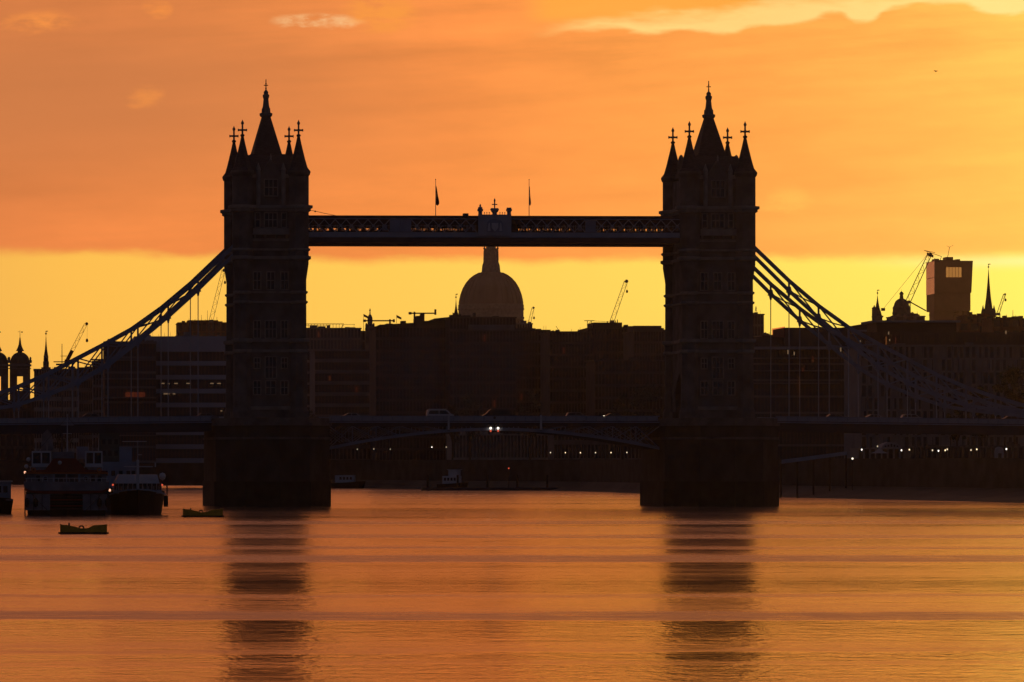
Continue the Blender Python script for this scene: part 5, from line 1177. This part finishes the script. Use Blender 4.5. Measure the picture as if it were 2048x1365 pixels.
# fence on the wall at right
# ---------- quay lamps
pl_ = [(714.7, 899, 1770), (747.6, 898.5, 1750), (780.6, 898.8, 1730), (863.7, 894.7, 1690), (892.6, 894.7, 1680), (1101, 905.6, 1600), (1130.8, 905.8, 1590), (1160.9, 905.9, 1570), (1191, 905.8, 1550), (1222, 905.6, 1525), (1253.8, 905.3, 1500),
       (1723.4, 899.7, 1245), (1755, 893, 1240), (1803, 901, 1222), (1818.7, 899.7, 1218), (1865, 901, 1205), (1877, 902, 1202), (1890.4, 901, 1198), (1894.5, 899, 1196), (1942, 900.5, 1180), (1953.6, 899, 1176), (2012.8, 898.5, 1160)]
lm = [(699, 800, 'left of mid span below the bridge deck'), (800, 1000, 'behind the left bascule near mid span'), (1000, 1300, 'behind the right bascule'), (1300, 1780, 'by the pavilion right of the right pier'), (1780, 1900, 'right of the pavilion'), (1900, 2100, 'toward the right edge')]
ordn = ['first', 'second', 'third', 'fourth', 'fifth', 'sixth', 'seventh', 'eighth']
cnt = {}
QL = [lamp_mat('warm_lamp', (1.0, .74, .42), 1.7), lamp_mat('white_lamp', (1.0, .90, .76), 2.4), lamp_mat('soft_lamp', (1.0, .80, .52), 1.0)]
post = None
for px, py, D in pl_:
    c = at(px, D, GZ); reg = next(t for a_, b_, t in lm if a_ <= px < b_); cnt[reg] = cnt.get(reg, 0) + 1
    lab = f'{ordn[cnt[reg]-1]} glowing quay lamp from the left, {reg}'; h = zh(py, D) - GZ
    r = thing('quay_lamp', c, lab, 'street lamp', group='lamps along the far quay')
    MB().tube((0, 0, 0), (0, 0, h - .2), .09, .06, 6).build('post', STEELD, r)
    LV = random.choice(QL)
    dim = px < 800 or abs(px - 1755) < 1 or abs(px - 892.6) < 1
    MB().lathe([(.06, h - .2), (.15, h - .08), (.15, h + .08), (.05, h + .18)], 8).build('lantern', MATS.get('dim_lamp') or lamp_mat('dim_lamp', (1, .8, .5), .5) if dim else LV, r)
c = at(1705, 1225, 3.0); r = thing('pier_light', c, 'single low white light beneath the upper end of the gangway', 'lamp'); MB().tube((0, 0, -4), (0, 0, zh(917.7, 1225) - 3.2), .1, .1, 6).build('pile', RUBBER, r)
o = MB().lathe([(.1, 0), (.2, .1), (.2, .3), (.1, .4)], 8).build('bulb', LAMPW, r); o.location = (0, 0, zh(917.7, 1225) - 3.2)
c = at(1017.5, 1560, 2); r = thing('channel_light', c, 'tiny red marker light low on the far bank below mid span', 'lamp'); h = zh(937, 1560) - 2; MB().tube((0, 0, -3), (0, 0, h - .2), .12, .1, 6).build('pile', RUBBER, r); MB().lathe([(.1, h - .2), (.2, h - .1), (.2, h + .1), (.1, h + .2)], 8).build('bulb', LAMPR, r)
# ---------- trees
def tree(px, D, ytop, wpx, label, leaf, base=GZ, seed=0, n=1500):
    rnd = random.Random(seed + int(px)); k_ = D / FPX; H = zh(ytop, D) - base; rad = wpx * k_ / 2; c = at(px, D, base)
    root = thing('tree', c, label, 'tree', rz=rnd.random() * 6, group='riverside trees')
    t = MB(); th = H * .42; t.tube((0, 0, 0), (.1, .05, th), .32, .2, 8); ends = []
    for i in range(7):
        a = i * .9 + rnd.random(); e = Vector((math.cos(a) * rad * .55, math.sin(a) * rad * .55, th + (H - th) * rnd.uniform(.25, .75))); t.tube((.1, .05, th * rnd.uniform(.7, 1)), e, .14, .05, 6); ends.append(e)
    t.build('trunk', BARK, root)
    cl = []
    for i in range(26):
        a = rnd.random() * 6.28; rr = rad * rnd.random() ** .5 * .8; z = th * .9 + (H - th * .9) * rnd.random()
        f_ = math.sin(math.pi * min(.98, max(.12, (z - th * .7) / (H - th * .7)))) ** .6
        cl.append((math.cos(a) * rr * f_, math.sin(a) * rr * f_, min(z, H - .6), rnd.uniform(.14, .3) * rad))
    f = MB()
    for i in range(n):
        x, y, z, s = rnd.choice(cl); v = Vector((rnd.gauss(0, 1), rnd.gauss(0, 1), rnd.gauss(0, .8))).normalized() * s * rnd.random() ** .35
        p_ = Vector((x, y, z)) + v; q_ = rnd.uniform(.16, .34); u = Vector((rnd.gauss(0, 1), rnd.gauss(0, 1), rnd.gauss(0, 1))).normalized(); w2_ = u.orthogonal().normalized()
        f.add([p_ - u * q_, p_ + w2_ * q_ * .6, p_ + u * q_, p_ - w2_ * q_ * .6], [(0, 1, 2, 3)])
    me = bpy.data.meshes.new('crown'); me.from_pydata(f.v, [], f.f); me.materials.append(leaf); put(me, 'crown', root)
tree(940, 1640, 786, 78, 'pale round-topped tree behind the bridge rail, left of mid span', LEAFP)
tree(1060, 1620, 784, 70, 'pale spreading tree behind the bridge rail, right of mid span', LEAFP)
tree(905, 1650, 812, 46, 'lower pale tree beside the left-of-centre tree', LEAFP)
tree(1300, 1500, 772, 110, 'broad dim tree immediately left of the right tower', LEAFP, n=2500)
tree(1245, 1520, 790, 60, 'smaller dim tree left of the broad one by the right tower', LEAFP)
tree(2030, 1250, 738, 100, 'tall dark tree at the right edge of the picture', LEAF, n=3500)
tree(1965, 1260, 778, 90, 'dark tree left of the tall tree at the right edge', LEAF, n=3000)
tree(1915, 1270, 806, 60, 'small dark tree below the right chain', LEAF)
tree(600, 1900, 800, 70, 'dim tree behind the foot of the left tower', LEAFP)
tree(120, 1990, 838, 60, 'dark tree behind the left side span parapet', LEAF)
tree(1420, 1420, 800, 60, 'dim tree behind the foot of the right tower', LEAFP)
# ---------- a bird
c = at(1872, 700, zh(143, 700)); r = thing('bird', c, 'tiny lone bird high in the sky at upper right', 'bird', rz=.6)
MB().lathe([(.01, -.2), (.06, -.05), (.06, .08), (.01, .22)], 6).build('body', RUBBER, r).rotation_euler = (R(80), 0, 0)
for s in (-1, 1): MB().add([(0, -.06, 0), (s * .22, -.04, .10), (s * .42, .06, .02), (s * .2, .1, .09), (0, .07, .01)], [(0, 1, 2, 3, 4)]).add([(0, -.06, .015), (s * .22, -.04, .115), (s * .42, .06, .035), (s * .2, .1, .105), (0, .07, .025)], [(4, 3, 2, 1, 0)]).build('wing', RUBBER, r)

# ================================================================== HAZE
hz_ = bpy.data.materials.new('thin_evening_haze'); hz_.use_nodes = True; t = hz_.node_tree; t.nodes.clear()
pv = t.nodes.new('ShaderNodeVolumePrincipled'); ou = t.nodes.new('ShaderNodeOutputMaterial'); t.links.new(pv.outputs[0], ou.inputs['Volume'])
pv.inputs['Color'].default_value = (1.0, .80, .68, 1); pv.inputs['Density'].default_value = 1.5e-5; pv.inputs['Anisotropy'].default_value = .78
hz_.cycles.homogeneous_volume = True
hb = MB().box(-3050, 3550, -1450, 7050, -5, 260).build('haze', hz_); hb['kind'] = 'stuff'
